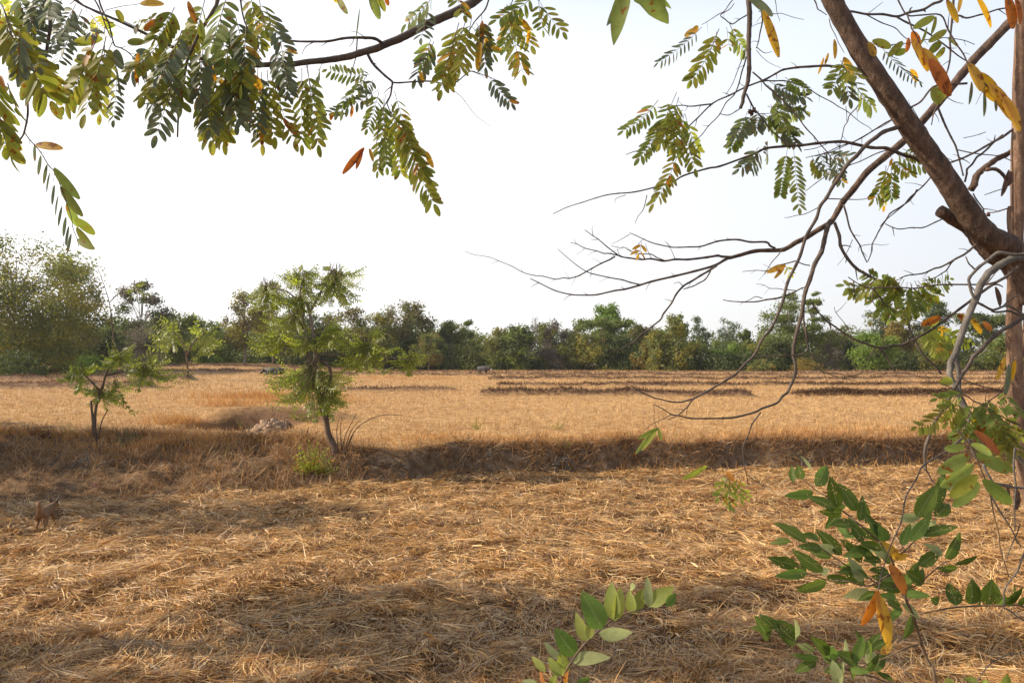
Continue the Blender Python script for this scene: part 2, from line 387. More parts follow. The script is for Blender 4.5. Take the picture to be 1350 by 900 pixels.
wcol = wn.nodes.new('ShaderNodeVectorMath'); wcol.operation = 'SCALE'; wcol.inputs[0].default_value = (1.0, .99, .98); wtint = wn.nodes.new('ShaderNodeValToRGB'); wtm = wn.nodes.new('ShaderNodeMath'); wtm.operation = 'MULTIPLY_ADD'; wtm.inputs[1].default_value = -.5; wtm.inputs[2].default_value = .35; wn.links.new(wdot.outputs['Value'], wtm.inputs[0]); wta = wn.nodes.new('ShaderNodeMath'); wta.operation = 'MULTIPLY_ADD'; wta.inputs[1].default_value = 1.1; wn.links.new(wsep.outputs[2], wta.inputs[0]); wn.links.new(wtm.outputs[0], wta.inputs[2]); wn.links.new(wta.outputs[0], wtint.inputs[0]); wtint.color_ramp.elements[0].position = .45; wtint.color_ramp.elements[0].color = (1, .985, .98, 1); wtint.color_ramp.elements[1].position = .95; wtint.color_ramp.elements[1].color = (.85, .94, 1.08, 1); wn.links.new(wtint.outputs[0], wcol.inputs[0]); wn.links.new(wbr.outputs[0], wcol.inputs['Scale'])
wmx = wn.nodes.new('ShaderNodeMix'); wmx.data_type = 'RGBA'; wn.links.new(wel.outputs[0], wmx.inputs[0]); wn.links.new(sky.outputs[0], wmx.inputs[6]); wn.links.new(wcol.outputs[0], wmx.inputs[7])
wn.links.new(wmx.outputs[2], bg.inputs[0]); bg.inputs[1].default_value = .13
S.view_settings.view_transform = 'Standard'; S.view_settings.look = 'None'; S.view_settings.gamma = 1; S.view_settings.use_curve_mapping = False
S.view_settings.exposure = .40
S.cycles.max_bounces = 6; S.cycles.diffuse_bounces = 3; S.cycles.transmission_bounces = 3; S.cycles.transparent_max_bounces = 4

# ------------------------------------------------------------------ ground sheet
def ground():
    ys = [-30, -10, 0]; y = 1.5
    while y < 24: ys.append(y); y += .085 if 4 < y < 24 else .3
    while y < 700: ys.append(y); y *= 1.0062 if y < 100 else 1.05
    ys = np.array(ys)
    us = np.linspace(-1, 1, 330)
    us = np.sign(us) * (np.abs(us) * .82 + .18 * np.abs(us) ** 3 * 6)   # denser in the middle
    rows = []
    for y in ys:
        sc = max(y, 8) * .95 if y < 300 else y * 1.2
        x = us * sc; rows.append(np.stack([x, np.full_like(x, y), H(x, np.full_like(x, y))], 1))
    V = np.concatenate(rows); nx = len(us); ny = len(ys)
    i = np.arange(ny - 1)[:, None] * nx + np.arange(nx - 1)[None]; i = i.ravel()
    Q = np.stack([i, i + 1, i + 1 + nx, i + nx], 1)
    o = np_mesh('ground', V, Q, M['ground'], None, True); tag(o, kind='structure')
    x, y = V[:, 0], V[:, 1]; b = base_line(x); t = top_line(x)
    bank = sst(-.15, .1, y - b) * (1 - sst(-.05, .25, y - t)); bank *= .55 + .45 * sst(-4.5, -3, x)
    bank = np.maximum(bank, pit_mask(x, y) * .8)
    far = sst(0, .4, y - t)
    br = np.clip(bund_at(x, y) * 7, 0, 1) * .95
    br = np.maximum(br, sst(100, 125, y) * (1 - .4 * sst(200, 300, y)))
    u = x / np.maximum(y, 1)
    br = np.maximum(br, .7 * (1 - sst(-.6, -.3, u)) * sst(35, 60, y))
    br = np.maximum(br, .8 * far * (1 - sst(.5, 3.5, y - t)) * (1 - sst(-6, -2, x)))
    br = np.maximum(br, 1.0 * np.exp(-((x + 6.9) / 2.0) ** 4) * np.exp(-((y - 21.9) / .5) ** 2))  # brown back wall of the pit; undercut's shade put into the colour
    C = np.stack([bank, far, br, np.ones_like(x)], 1)
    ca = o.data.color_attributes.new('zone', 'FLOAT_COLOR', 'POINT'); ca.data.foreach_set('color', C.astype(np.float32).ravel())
ground()
def haze():
    me = bpy.data.meshes.new('haze'); a, b, c, d, z0, z1 = -950, 950, -60, 800, -3, 30
    me.from_pydata([(x, y, z) for z in (z0, z1) for y in (c, d) for x in (a, b)], [], [(0, 2, 3, 1), (4, 5, 7, 6), (0, 1, 5, 4), (2, 6, 7, 3), (0, 4, 6, 2), (1, 3, 7, 5)])
    o = bpy.data.objects.new('haze', me); COL.objects.link(o); tag(o, kind='stuff'); o['label'] = 'thin dusty haze over the fields'
    m, nt = new_mat('haze'); v = N(nt, 'ShaderNodeVolumePrincipled'); v.inputs['Color'].default_value = (.95, .96, 1, 1); v.inputs['Density'].default_value = .00022; v.inputs['Anisotropy'].default_value = .3
    out = N(nt, 'ShaderNodeOutputMaterial'); nt.links.new(v.outputs[0], out.inputs['Volume']); me.materials.append(m)
haze()

# ------------------------------------------------------------------ straw and grasses
def ribbons(name, x, y, z, ang, pitch, L, Wd, mat, bend=None, roll=None, seg=2):
    n = len(x); bend = rng.normal(0, .25, n) if bend is None else bend
    roll = rng.normal(0, .5, n) if roll is None else roll
    V = np.zeros((n, (seg + 1) * 2, 3), np.float32)
    px, py, pz = x.copy(), y.copy(), z.copy(); a = ang.copy(); p = pitch.copy()
    for s_ in range(seg + 1):
        dx, dy, dz = np.cos(a) * np.cos(p), np.sin(a) * np.cos(p), np.sin(p)
        sx, sy = -np.sin(a), np.cos(a)
        ux, uy, uz = -np.cos(a) * np.sin(p), -np.sin(a) * np.sin(p), np.cos(p)
        wv = Wd * (1 if s_ < seg else .45) * .5
        cx = (sx * np.cos(roll) + ux * np.sin(roll)) * wv; cy = (sy * np.cos(roll) + uy * np.sin(roll)) * wv; cz = uz * np.sin(roll) * wv
        V[:, s_ * 2] = np.stack([px - cx, py - cy, pz - cz], 1); V[:, s_ * 2 + 1] = np.stack([px + cx, py + cy, pz + cz], 1)
        px = px + dx * L / seg; py = py + dy * L / seg; pz = pz + dz * L / seg
        a = a + bend / seg; p = p - np.abs(bend) * .5 / seg
    base = (np.arange(n) * (seg + 1) * 2)[:, None]
    Q = np.concatenate([base + np.array([[2 * k, 2 * k + 1, 2 * k + 3, 2 * k + 2]]) for k in range(seg)], 1).reshape(-1, 4)
    return np_mesh(name, V.reshape(-1, 3), Q, mat)
def cone(n, d0, d1, p=1.0, side=.86):
    k = rng.random(n)
    if p == 1: d = d0 * (d1 / d0) ** k
    else: d = (d0 ** (1 - p) + k * (d1 ** (1 - p) - d0 ** (1 - p))) ** (1 / (1 - p))
    return rng.uniform(-side, side, n) * d, d
def wad_h(x, y):
    w = fbm(x * 1.5, y * 1.9, 93, 3); return np.maximum(0, w - .47) * .38 + np.maximum(0, fbm(x * 4.2, y * 5, 94, 2) - .5) * .10
def straw_near():
    n = 380000
    x, y = cone(n, 4.3, 18.5, 1.25)
    keep = y < base_line(x) + .12; x, y = x[keep], y[keep]; n = len(x)
    cl = fbm(x * 1.4, y * 1.4, 71, 4); k = rng.random(n) < np.clip((cl - .26) * 2.9, .1, 1); x, y = x[k], y[k]; n = len(x)
    # straw was dropped in armfuls: each small cell of ground shares a lie, neighbours differ
    cell = _hash(np.floor(x / .42 + fbm(x * 3, y * 3, 60, 2) * 1.6), np.floor(y / .34 + fbm(x * 3, y * 3, 61, 2) * 1.6), 9)
    flow = fbm(x * .5, y * .5, 90, 3) * math.pi * 1.2
    sd = np.where(rng.random(n) < .45, 1.6, .38)
    ang = flow + (cell - .5) * 2.6 + rng.normal(0, 1, n) * sd + (rng.random(n) < .5) * math.pi
    z = H(x, y) + wad_h(x, y) * rng.random(n) ** .6 + rng.random(n) ** 1.5 * .035
    pitch = rng.normal(.03, .16, n) + (rng.random(n) < .10) * rng.uniform(.1, .8, n)
    L = rng.uniform(.045, .18, n) * (1 + .035 * y); L = np.where(rng.random(n) < .08, L * 1.7, L); Wd = rng.uniform(.0028, .0062, n) * (.8 + y * .045)
    o = ribbons('straw', x, y, z, ang, pitch, L, Wd, M['straw'], rng.normal(0, .4, n)); tag(o, kind='stuff')
    o['label'] = 'matted dry rice straw lying over the near field'
def straw_bundles():
    """armfuls of straw lying side by side, each bunch fanned from one end"""
    nb = 6500; k = 13
    x0, y0 = cone(nb, 4.4, 17.5, 1.1); ok = y0 < base_line(x0) - .1; x0, y0 = x0[ok], y0[ok]; nb = len(x0)
    a0 = fbm(x0 * .4, y0 * .4, 190, 2) * 9 + rng.normal(0, .7, nb); b0 = rng.normal(0, .8, nb); L0 = rng.uniform(.14, .36, nb)
    x = np.repeat(x0, k) + rng.normal(0, .035, nb * k); y = np.repeat(y0, k) + rng.normal(0, .03, nb * k); n = len(x)
    ang = np.repeat(a0, k) + rng.normal(0, .17, n); z = H(x, y) + wad_h(x, y) * .9 + rng.random(n) * .04 + .012
    o = ribbons('straw_bunches', x, y, z, ang, rng.normal(.12, .12, n), np.repeat(L0, k) * rng.uniform(.6, 1.15, n), rng.uniform(.0035, .0075, n) * (.8 + y * .04), M['straw'], np.repeat(b0, k) + rng.normal(0, .15, n), None, 3)
    tag(o, kind='stuff'); o['label'] = 'fanned bunches of straw among the matted straw'
    n = 16000; x, y = cone(n, 4.4, 17.5, 1.2); ok = y < base_line(x); x, y = x[ok], y[ok]; n = len(x)
    o = ribbons('straw_leaves', x, y, H(x, y) + wad_h(x, y) + .02, rng.uniform(0, 6.28, n), rng.normal(.1, .25, n), rng.uniform(.05, .16, n), rng.uniform(.010, .020, n), M['straw'], rng.normal(0, 1.2, n), rng.normal(0, .8, n), 3)
    tag(o, kind='stuff'); o['label'] = 'broad dry blades scattered over the straw'
straw_bundles()
straw_near()
def stubble_far():
    n = 300000
    x, y = cone(n, 16, 112, 1.0, .8)
    k = (y > top_line(x) + .1) & (pit_mask(x, y) < .3) & (bund_at(x, y) < .08); x, y = x[k], y[k]; n = len(x)
    row = fbm(x * .5, y * .9, 101, 3); k = rng.random(n) < .35 + row; x, y = x[k], y[k]; n = len(x)
    z = H(x, y) - .01; up = rng.random(n) < .35
    pitch = np.where(up, rng.uniform(.5, 1.5, n), rng.normal(.05, .12, n))
    L = np.where(up, rng.uniform(.05, .16, n), rng.uniform(.12, .4, n)) * (.8 + y * .012)
    Wd = rng.uniform(.004, .008, n) * (.5 + y * .05)
    o = ribbons('stubble', x, y, z, rng.uniform(0, 6.28, n), pitch, L, Wd, M['stubble']); tag(o, kind='stuff'); o['label'] = 'golden cut stubble over the far field'
stubble_far()
def bank_grass():
    n = 75000
    x = rng.uniform(-16, 20, n); x = np.where(rng.random(n) < .35, rng.uniform(-14, -3, n), x)
    b = base_line(x); t = top_line(x); k = rng.random(n)
    lip = rng.random(n) < .42
    y = np.where(lip, t + rng.normal(.02, .14, n), b + (t - b) * k)
    clump = fbm(x * 2.2, y * 2.2, 120, 3) - (x > -3) * .5 * np.maximum(0, fbm(x * .55, y * .55, 122, 2) - .45); keep = (rng.random(n) < (clump - .30) * 2.8) | (lip & (rng.random(n) < .55))
    x, y, lip, b, t = x[keep], y[keep], lip[keep], b[keep], t[keep]; n = len(x)
    z = H(x, y) - .01
    ang = np.where(lip, rng.normal(-math.pi / 2, 1.0, n), rng.uniform(0, 6.28, n))
    pitch = rng.uniform(-.1, 1.2, n); L = rng.uniform(.08, .34, n) * np.where(x < -3, 1.25, 1); bend = rng.normal(0, 1.3, n)
    o = ribbons('bank_grass', x, y, z, ang, pitch, L, rng.uniform(.005, .010, n), M['drygrass'], bend, None, 3); tag(o, kind='stuff'); o['label'] = 'brown dry grass hanging over the earth bank'
bank_grass()
def gold_tufts():
    xs, ys, hh = [], [], []
    for (px, py, r, n, h) in [(255, 560, .7, 900, .34), (345, 525, 1.6, 1800, .45), (400, 530, 1.5, 1200, .36), (300, 535, .9, 600, .4), (820, 577, 1.2, 700, .22), (1110, 577, 1.5, 900, .25), (700, 580, 1.5, 700, .2), (535, 500, 3, 700, .5), (250, 590, 1.5, 1400, .25), (60, 575, 2.5, 1200, .25), (1000, 575, 2, 900, .2), (590, 580, 1.5, 500, .2), (1200, 572, 2, 900, .25)]:
        c = hit(px, py); xs.append(c.x + rng.normal(0, r, n)); ys.append(c.y + rng.normal(0, min(r * .35, .35), n)); hh.append(np.full(n, h))
    x = np.concatenate(xs); y = np.concatenate(ys); h = np.concatenate(hh); n = len(x)
    o = ribbons('tuft_grass', x, y, H(x, y) - .01, rng.uniform(0, 6.28, n), rng.uniform(.6, 1.5, n), h * rng.uniform(.5, 1.2, n), rng.uniform(.006, .012, n), M['goldgrass'], rng.normal(0, .6, n), None, 3)
    tag(o, kind='stuff'); o['label'] = 'rust and golden dry grass tufts above the bank and the pit'
gold_tufts()
def bund_grass():
    X, Y = [], []
    for (d, x0, x1, hh, w) in BUNDS:
        n = int(min(x1 - x0, 45) * (420 if 36 < d < 38 else 220) * (40 / d) ** .5); x = rng.uniform(x0, min(x1, .85 * d), n); y0 = d + (fbm(x * .12, x * 0 + d, 21, 2) - .5) * 2.2
        y = y0 + rng.normal(-.1, w * .4, n); X.append(x); Y.append(y)
    # scrubby ground below the tree line and on the rough left side
    n = 26000; x, y = cone(n, 45, 128, 1, .8); u = x / y
    k = (rng.random(n) < (1 - sst(-.55, -.28, u)) * fbm(x * .3, y * .3, 140, 2)) | ((y > 104) & (rng.random(n) < .8)); X.append(x[k]); Y.append(y[k])
    x = np.concatenate(X); y = np.concatenate(Y); k = (np.abs(x) < .9 * y) & (rng.random(len(x)) < .1 + 1.5 * fbm(x * .8, y * .8, 150, 2)); x, y = x[k], y[k]; n = len(x)
    o = ribbons('bund_grass', x, y, H(x, y) - .02, rng.uniform(0, 6.28, n), rng.uniform(-.1, 1.25, n), rng.uniform(.08, .30, n) * (.7 + y * .005), rng.uniform(.01, .02, n) * (.4 + y * .03), M['bundgrass'], rng.normal(0, 1.6, n), None, 3)
    tag(o, kind='stuff'); o['label'] = 'reddish brown grass along the low field bunds'
bund_grass()
# ------------------------------------------------------------------ far trees
def fol(name, cols, tr=.3): M[name] = leaf_mat(name, cols, tr, .6, 0, scale=.7, gloss=.25)
fol('crown_dark', [(.044, .056, .016), (.060, .076, .021), (.080, .100, .028), (.052, .064, .020)])
fol('crown_olive', [(0.095, 0.112, 0.028), (0.129, 0.144, 0.036), (0.163, 0.176, 0.048), (0.129, 0.124, 0.04)])
fol('crown_yellow', [(.168, .160, .032), (.224, .200, .040), (.256, .216, .048), (.152, .152, .032)])
fol('crown_green', [(.088, .112, .024), (.120, .148, .032), (.160, .184, .044), (.096, .120, .028)])
fol('crown_bright', [(.104, .160, .024), (.136, .200, .032), (.160, .224, .044)])
fol('crown_brown', [(0.116, 0.092, 0.036), (0.156, 0.118, 0.04), (0.116, 0.122, 0.04), (0.177, 0.143, 0.056)])
fol('crown_pale', [(.12, .15, .08), (.15, .18, .09), (.10, .13, .07)])
fol('crown_twig', [(.12, .10, .08), (.16, .13, .10), (.10, .09, .06)])
fol('crown_rust', [(.192, .136, .032), (.240, .160, .036), (.160, .136, .032), (.288, .168, .040)])
fol('crown_golden', [(.176, .136, .032), (.216, .152, .032), (.136, .120, .032)])

def crown_cards(cx, cy, z0, z1, w, nq, size, lobes=26, shell=.55, shape='round', ground=False, dens=1.0):
    """leaf clumps spread over many small lobes; returns vertices and quads in world space"""
    hgt = z1 - z0; c = []; r = []
    nq = int(nq * dens)
    for i in range(lobes):
        for _ in range(40):
            a = rng.uniform(0, 2 * math.pi); q = math.sqrt(rng.random()); t = rng.random()
            if shape == 'round': env = math.sqrt(max(0, 1 - (2 * t - 1) ** 2)) * .85 + .15
            elif shape == 'bush': env = math.sqrt(max(0, 1 - t ** 2.2)) * .95
            elif shape == 'tall': env = (math.sin(math.pi * min(1, t * .9 + .12)) ** .7) * .8
            elif shape == 'flat': env = .35 + .65 * t
            elif shape == 'layer': env = .45 + .55 * abs(math.sin(t * 9.5)); env *= 1 - .55 * t
            if rng.random() < env + .1: break
        R_ = w / 2 * env * q; rad = w * rng.uniform(.13, .23) * (1.25 - .45 * t)
        if shape == 'flat': rad *= .8
        zz = z0 + hgt * t; zz = min(zz, z1 - rad * .5)
        if shape == 'layer': zz = z0 + hgt * (round(t * 5) / 5 + rng.uniform(-.03, .03)); rad *= .9
        c.append((cx + math.cos(a) * R_, cy + math.sin(a) * R_ * .8, zz)); r.append(rad)
    c = np.array(c); r = np.array(r); pr = r ** 2; pr /= pr.sum()
    k = rng.choice(lobes, nq, p=pr)
    d = rng.normal(0, 1, (nq, 3)); d /= np.linalg.norm(d, axis=1)[:, None]
    rr = r[k] * (shell + (1.08 - shell) * rng.random(nq)) * (1 + .25 * rng.normal(0, 1, nq) * (rng.random(nq) < .2))
    flat = .62 if shape in ('layer', 'flat') else .85
    p = c[k] + d * rr[:, None] * np.array([1, 1, flat])
    g = H(p[:, 0], p[:, 1]); p[:, 2] = np.maximum(p[:, 2], g + .1)
    nrm = d + rng.normal(0, .55, (nq, 3)); nrm /= np.linalg.norm(nrm, axis=1)[:, None]
    t1 = np.cross(nrm, rng.normal(0, 1, (nq, 3))); t1 /= np.linalg.norm(t1, axis=1)[:, None]; t2 = np.cross(nrm, t1)
    s = size * rng.uniform(.55, 1.25, nq)[:, None]; s2 = s * rng.uniform(.45, .8, nq)[:, None]
    V = np.stack([p - t1 * s, p - t2 * s2 * .9 + t1 * s * .1, p + t1 * s, p + t2 * s2], 1).reshape(-1, 3)
    Q = np.arange(nq * 4).reshape(-1, 4)
    return V, Q, c
def far_tree(px, base, top, wpx, D, shape, mat, label, nq=2600, name='tree', size=None, z0f=.12, trunk=True, lobes=26, dens=1.0, bark='bark_far', mat2=None, cat='tree', lean=0, x_shift=0, tw=.011):
    x = (px - CX) / F * D; g = h1(x, D)
    top_z = at(px, top, D).z; w = wpx * 1.12 / F * D; hh = top_z - g
    root = empty(name, (x, D, g), label, cat, 'trees and shrubs at the far edge of the field')
    size = (size or max(.10, D * .0017)) * .92
    if shape == 'bush' and z0f >= .02: z0f = 0
    z0 = g + hh * z0f; nq = int(nq * 2.5)
    V, Q, c = crown_cards(x + lean, D, z0, top_z, w * .9, nq, size, lobes, .25, shape, dens=dens)
    o = np_mesh('crown' if name != 'shrub' else 'foliage', V - np.array([x, D, g]), Q, M[mat]); o.parent = root
    if mat2:
        o.data.materials.append(M[mat2]); zc = V.reshape(-1, 4, 3)[:, :, 2].mean(1); sel = (fbm(V[::4, 0] * .9 + 7, zc * .9, 5, 2) > .52).astype(np.int32)
        o.data.polygons.foreach_set('material_index', sel)
    if trunk:
        mb = MB(); tr = max(.07, hh * tw); b = Vector((x, D, g - .1))
        m = Vector((x + lean * .4 + random.uniform(-.2, .2), D, g + hh * .45)); t = Vector((x + lean * .9, D, g + hh * .86))
        tube(mb, [b, (b + m) / 2 + Vector((random.uniform(-.1, .1), 0, 0)), m, t], tr, tr * .25, 7, 4)
        order = sorted(range(len(c)), key=lambda i: -c[i][2])[:16]
        for i in order:
            e = Vector(c[i]); k = random.uniform(.3, .75); s_ = b.lerp(t, k) if k < .9 else m
            s_ = Vector((x + lean * k * .9, D, g + hh * k * .86)); tube(mb, [s_, s_.lerp(e, .5) + Vector((0, 0, .1 * hh * random.uniform(-.3, .6))), e], tr * .45, tr * .1, 5, 3)
        mb.build('trunk', M[bark], root)
    return root
T = far_tree
# nearest on the left
T(20, 484, 318, 190, 74, 'round', 'crown_olive', 'large airy tree with thinning yellow brown leaves at the left edge of the field', 15000, lobes=60, z0f=.0, mat2='crown_yellow', size=.15)
T(88, 480, 352, 90, 80, 'round', 'crown_olive', 'olive tree leaning out beside the large yellow brown tree', 3600, lobes=26, z0f=.1, mat2='crown_brown', size=.13)
T(-75, 482, 300, 150, 76, 'round', 'crown_green', 'tall green tree mostly outside the left edge of the photo', 4500, lobes=26)
T(118, 476, 400, 85, 92, 'bush', 'crown_dark', 'dense dark evergreen tree beside the large yellow brown tree', 4200, size=.17, trunk=True)
T(148, 476, 432, 40, 98, 'bush', 'crown_dark', 'low dark bush at the foot of the dense evergreen', 1500, name='shrub', cat='shrub', trunk=False)
T(150, 476, 418, 60, 112, 'bush', 'crown_green', 'mid green bushy tree behind the dense evergreen', 2600)
T(212, 476, 420, 56, 112, 'bush', 'crown_dark', 'dark bushy tree right of the vine covered one', 2600, mat2='crown_green')
T(300, 476, 430, 60, 116, 'bush', 'crown_green', 'low green bushy tree left of the straight pale trunk', 2600)
T(425, 480, 414, 66, 122, 'bush', 'crown_green', 'green bushy tree behind the forked sapling and left of the orange brown one', 2800, mat2='crown_dark')
T(186, 477, 372, 62, 100, 'round', 'crown_dark', 'tall vine covered tree with a bare grey left side', 3000, z0f=.12, lobes=24, mat2='crown_twig')
T(178, 476, 420, 85, 96, 'bush', 'crown_twig', 'leafless twiggy brown shrub under the vine covered tree', 1800, name='shrub', cat='shrub', size=.10, lobes=22)
T(22, 486, 462, 75, 66, 'bush', 'crown_dark', 'low dark green thicket in front of the large yellow brown tree', 1400, name='shrub', cat='shrub', trunk=False)
T(120, 480, 468, 60, 70, 'bush', 'crown_bright', 'low light green shrub right of the dark thicket on the left', 700, name='shrub', cat='shrub', trunk=False, size=.1)
T(240, 474, 412, 70, 104, 'round', 'crown_green', 'broad green tree left of the pale trunked yellow tree', 3200, z0f=.05)
T(276, 474, 424, 50, 108, 'bush', 'crown_green', 'smaller green tree tucked against the broad green one', 2000, z0f=.03, mat2='crown_bright')
T(322, 476, 384, 66, 100, 'tall', 'crown_yellow', 'yellow green tree with a straight pale trunk', 2400, z0f=.3, lobes=20, mat2='crown_brown', tw=.02)
T(360, 476, 372, 66, 112, 'tall', 'crown_yellow', 'tall yellow green tree right of the straight pale trunk', 2600, z0f=.2, lobes=22, mat2='crown_green')
T(398, 477, 402, 80, 118, 'bush', 'crown_dark', 'dark tree hidden behind the forked sapling', 3400, mat2='crown_olive', tw=.02)
T(455, 480, 404, 62, 118, 'round', 'crown_brown', 'orange brown tinged tree right of the forked sapling', 2600, z0f=.08, mat2='crown_olive')
T(440, 480, 440, 80, 112, 'bush', 'crown_dark', 'dark bush under the orange brown tree', 2200, name='shrub', cat='shrub', trunk=False)
T(494, 484, 414, 70, 116, 'bush', 'crown_yellow', 'olive yellow rounded tree below the tall dark crown', 3000, mat2='crown_olive')
T(532, 484, 398, 70, 120, 'round', 'crown_olive', 'tall tree with a dark brownish domed top', 3000, z0f=.3, mat2='crown_brown')
T(540, 485, 428, 74, 118, 'bush', 'crown_dark', 'dense dark tree under the brownish domed top', 3600)
T(565, 487, 438, 40, 104, 'round', 'crown_brown', 'small round brown tree in front of the dark ones', 1700, z0f=.2, size=.13, mat2='crown_olive')
T(596, 486, 424, 52, 122, 'bush', 'crown_dark', 'dark tree right of the small round brown tree', 2600, mat2='crown_olive')
T(617, 486, 420, 30, 128, 'tall', 'crown_green', 'slim green tree rising out of low bushes left of the grazing buffalo', 1500)
T(632, 487, 446, 66, 118, 'bush', 'crown_olive', 'low olive thicket directly behind the grazing buffalo', 2400, name='shrub', cat='shrub', trunk=False)
T(657, 486, 434, 44, 124, 'round', 'crown_yellow', 'yellowish tree between the olive thicket and the big dark bush', 2200, z0f=.05)
T(683, 488, 430, 68, 116, 'bush', 'crown_dark', 'big rounded dark green bush right of the grazing buffalo', 4200, mat2='crown_green')
T(706, 486, 418, 34, 130, 'tall', 'crown_twig', 'thin grey topped tree behind the big dark bush', 900, size=.13)
T(728, 487, 424, 60, 120, 'bush', 'crown_olive', 'olive bushy tree right of the big dark bush', 3600, mat2='crown_twig')
T(757, 487, 428, 48, 124, 'bush', 'crown_brown', 'russet tinged bushy tree left of the flat dark canopy', 2600, mat2='crown_olive')
T(792, 487, 420, 76, 122, 'flat', 'crown_green', 'tree with a wide flat dark green canopy', 2600, z0f=.55, lobes=20)
T(780, 488, 440, 66, 118, 'bush', 'crown_olive', 'olive undergrowth tree beneath the wide flat canopy', 2800, mat2='crown_yellow')
T(806, 487, 400, 46, 132, 'round', 'crown_bright', 'bright green rounded tree standing above the tree line', 2400, z0f=.35)
T(822, 488, 444, 54, 117, 'bush', 'crown_dark', 'dark low bush right of the wide flat canopy', 2200, name='shrub', cat='shrub', trunk=False)
T(842, 487, 428, 46, 126, 'round', 'crown_brown', 'reddish brown tree left of the big rounded olive tree', 2000, z0f=.1, mat2='crown_olive')
T(852, 488, 452, 44, 114, 'bush', 'crown_golden', 'rusty golden shrub at the left foot of the big rounded olive tree', 1400, name='shrub', cat='shrub', trunk=False, mat2='crown_olive')
T(886, 489, 416, 66, 110, 'bush', 'crown_olive', 'big rounded olive tree right of the middle of the tree line', 5200, mat2='crown_yellow')
T(898, 488, 412, 26, 122, 'tall', 'crown_green', 'narrow green top poking over the big rounded olive tree', 1000, z0f=.4)
T(922, 488, 416, 34, 122, 'tall', 'crown_pale', 'slim airy pale tree with sky showing through its top', 900, z0f=.4, size=.16, lobes=18)
T(925, 489, 446, 62, 113, 'bush', 'crown_green', 'mid green bush under the slim airy pale tree', 2900, mat2='crown_dark')
T(960, 488, 414, 36, 124, 'tall', 'crown_pale', 'pale feathery leafless looking tree in the sky gap', 750, z0f=.35, size=.15, lobes=16, bark='bark_far')
T(982, 488, 434, 28, 121, 'tall', 'crown_green', 'small spindly green tree in the sky gap', 700, z0f=.35, lobes=14)
T(965, 490, 452, 60, 112, 'bush', 'crown_bright', 'bright green bush below the pale feathery tree', 2500, mat2='crown_green')
T(970, 490, 466, 90, 108, 'bush', 'crown_dark', 'dark green low hedge like bush below the sky gap', 2200, name='shrub', cat='shrub', trunk=False)
T(1000, 489, 448, 44, 114, 'bush', 'crown_yellow', 'yellow green bush left of the tall layered tree', 1900)
T(1040, 490, 392, 88, 108, 'layer', 'crown_green', 'tall layered green tree with tiered boughs', 3600, z0f=.3, lobes=34, size=.17)
T(1072, 490, 388, 44, 112, 'layer', 'crown_green', 'narrower tiered tree right of the tall layered one', 1800, z0f=.45, lobes=22, size=.17)
T(1030, 490, 448, 62, 106, 'bush', 'crown_dark', 'dark bush around the trunk of the tall layered tree', 2400, name='shrub', cat='shrub', trunk=False)
T(1003, 491, 474, 36, 100, 'bush', 'crown_olive', 'small straw coloured bush at the foot of the layered tree', 700, name='shrub', cat='shrub', trunk=False, mat2='crown_golden')
T(1062, 491, 472, 40, 100, 'bush', 'crown_golden', 'small golden shrub right below the tiered trees', 800, name='shrub', cat='shrub', trunk=False, size=.1)
T(1096, 490, 434, 66, 108, 'bush', 'crown_twig', 'bare greyish brown twiggy tree', 2600, size=.12, mat2='crown_olive')
T(1120, 490, 446, 40, 112, 'bush', 'crown_dark', 'dark bush between the twiggy tree and the bright green tree', 1500, name='shrub', cat='shrub', trunk=False)
T(1150, 491, 440, 56, 100, 'round', 'crown_bright', 'bright green round tree with a short pale trunk', 3000, z0f=.16, tw=.02)
T(1157, 490, 404, 50, 122, 'tall', 'crown_pale', 'tall airy tree behind the bright green round tree', 1300, z0f=.4, mat2='crown_yellow', lobes=20)
T(1189, 490, 410, 48, 118, 'tall', 'crown_golden', 'drooping golden yellow feathery tree', 2600, z0f=.2, mat2='crown_yellow')
T(1185, 491, 462, 60, 106, 'bush', 'crown_dark', 'dark thicket right of the bright green round tree', 1800, name='shrub', cat='shrub', trunk=False)
T(1236, 490, 402, 66, 118, 'layer', 'crown_pale', 'pale green layered tree right of the golden feathery tree', 2400, z0f=.4, lobes=26, mat2='crown_green')
T(1234, 491, 440, 60, 110, 'bush', 'crown_yellow', 'olive yellow bushy tree under the pale layered one', 2800, mat2='crown_olive')
T(1296, 491, 412, 80, 112, 'flat', 'crown_dark', 'dark umbrella shaped tree left of the near trunk', 2400, z0f=.6, lobes=24, mat2='crown_green')
T(1275, 491, 446, 64, 109, 'bush', 'crown_dark', 'dark bush beneath the umbrella shaped tree', 2400, name='shrub', cat='shrub', trunk=False, mat2='crown_olive')
T(1325, 491, 436, 56, 106, 'bush', 'crown_yellow', 'yellow green bush just left of the near trunk', 2200, mat2='crown_green')
T(1385, 490, 418, 90, 112, 'bush', 'crown_green', 'green tree partly behind the near trunk at the right edge', 3000)

def woodland():
    Vs, Qs = [], []; n = 0; mid = []
    for i in range(215):
        u = rng.uniform(-.9, .95) if i < 150 else rng.uniform(-.75, -.05); D = rng.uniform(124, 160); x = u * D; g = h1(x, D)
        hh = (38 + 16 * rng.random()) / F * D
        V, Q, c = crown_cards(x, D, g, g + hh + .5, rng.uniform(7, 12), 1300, .25, 16, .5, 'bush')
        Vs.append(V); Qs.append(Q + n); n += len(V); mid += [i % 3] * len(Q)
    o = np_mesh('woodland', np.concatenate(Vs), np.concatenate(Qs), M['crown_green']); o.data.materials.append(M['crown_olive']); o.data.materials.append(M['crown_dark'])
    o.data.polygons.foreach_set('material_index', np.array(mid, np.int32)); tag(o, kind='stuff'); o['label'] = 'dense wood seen as one mass behind the field edge trees'
woodland()

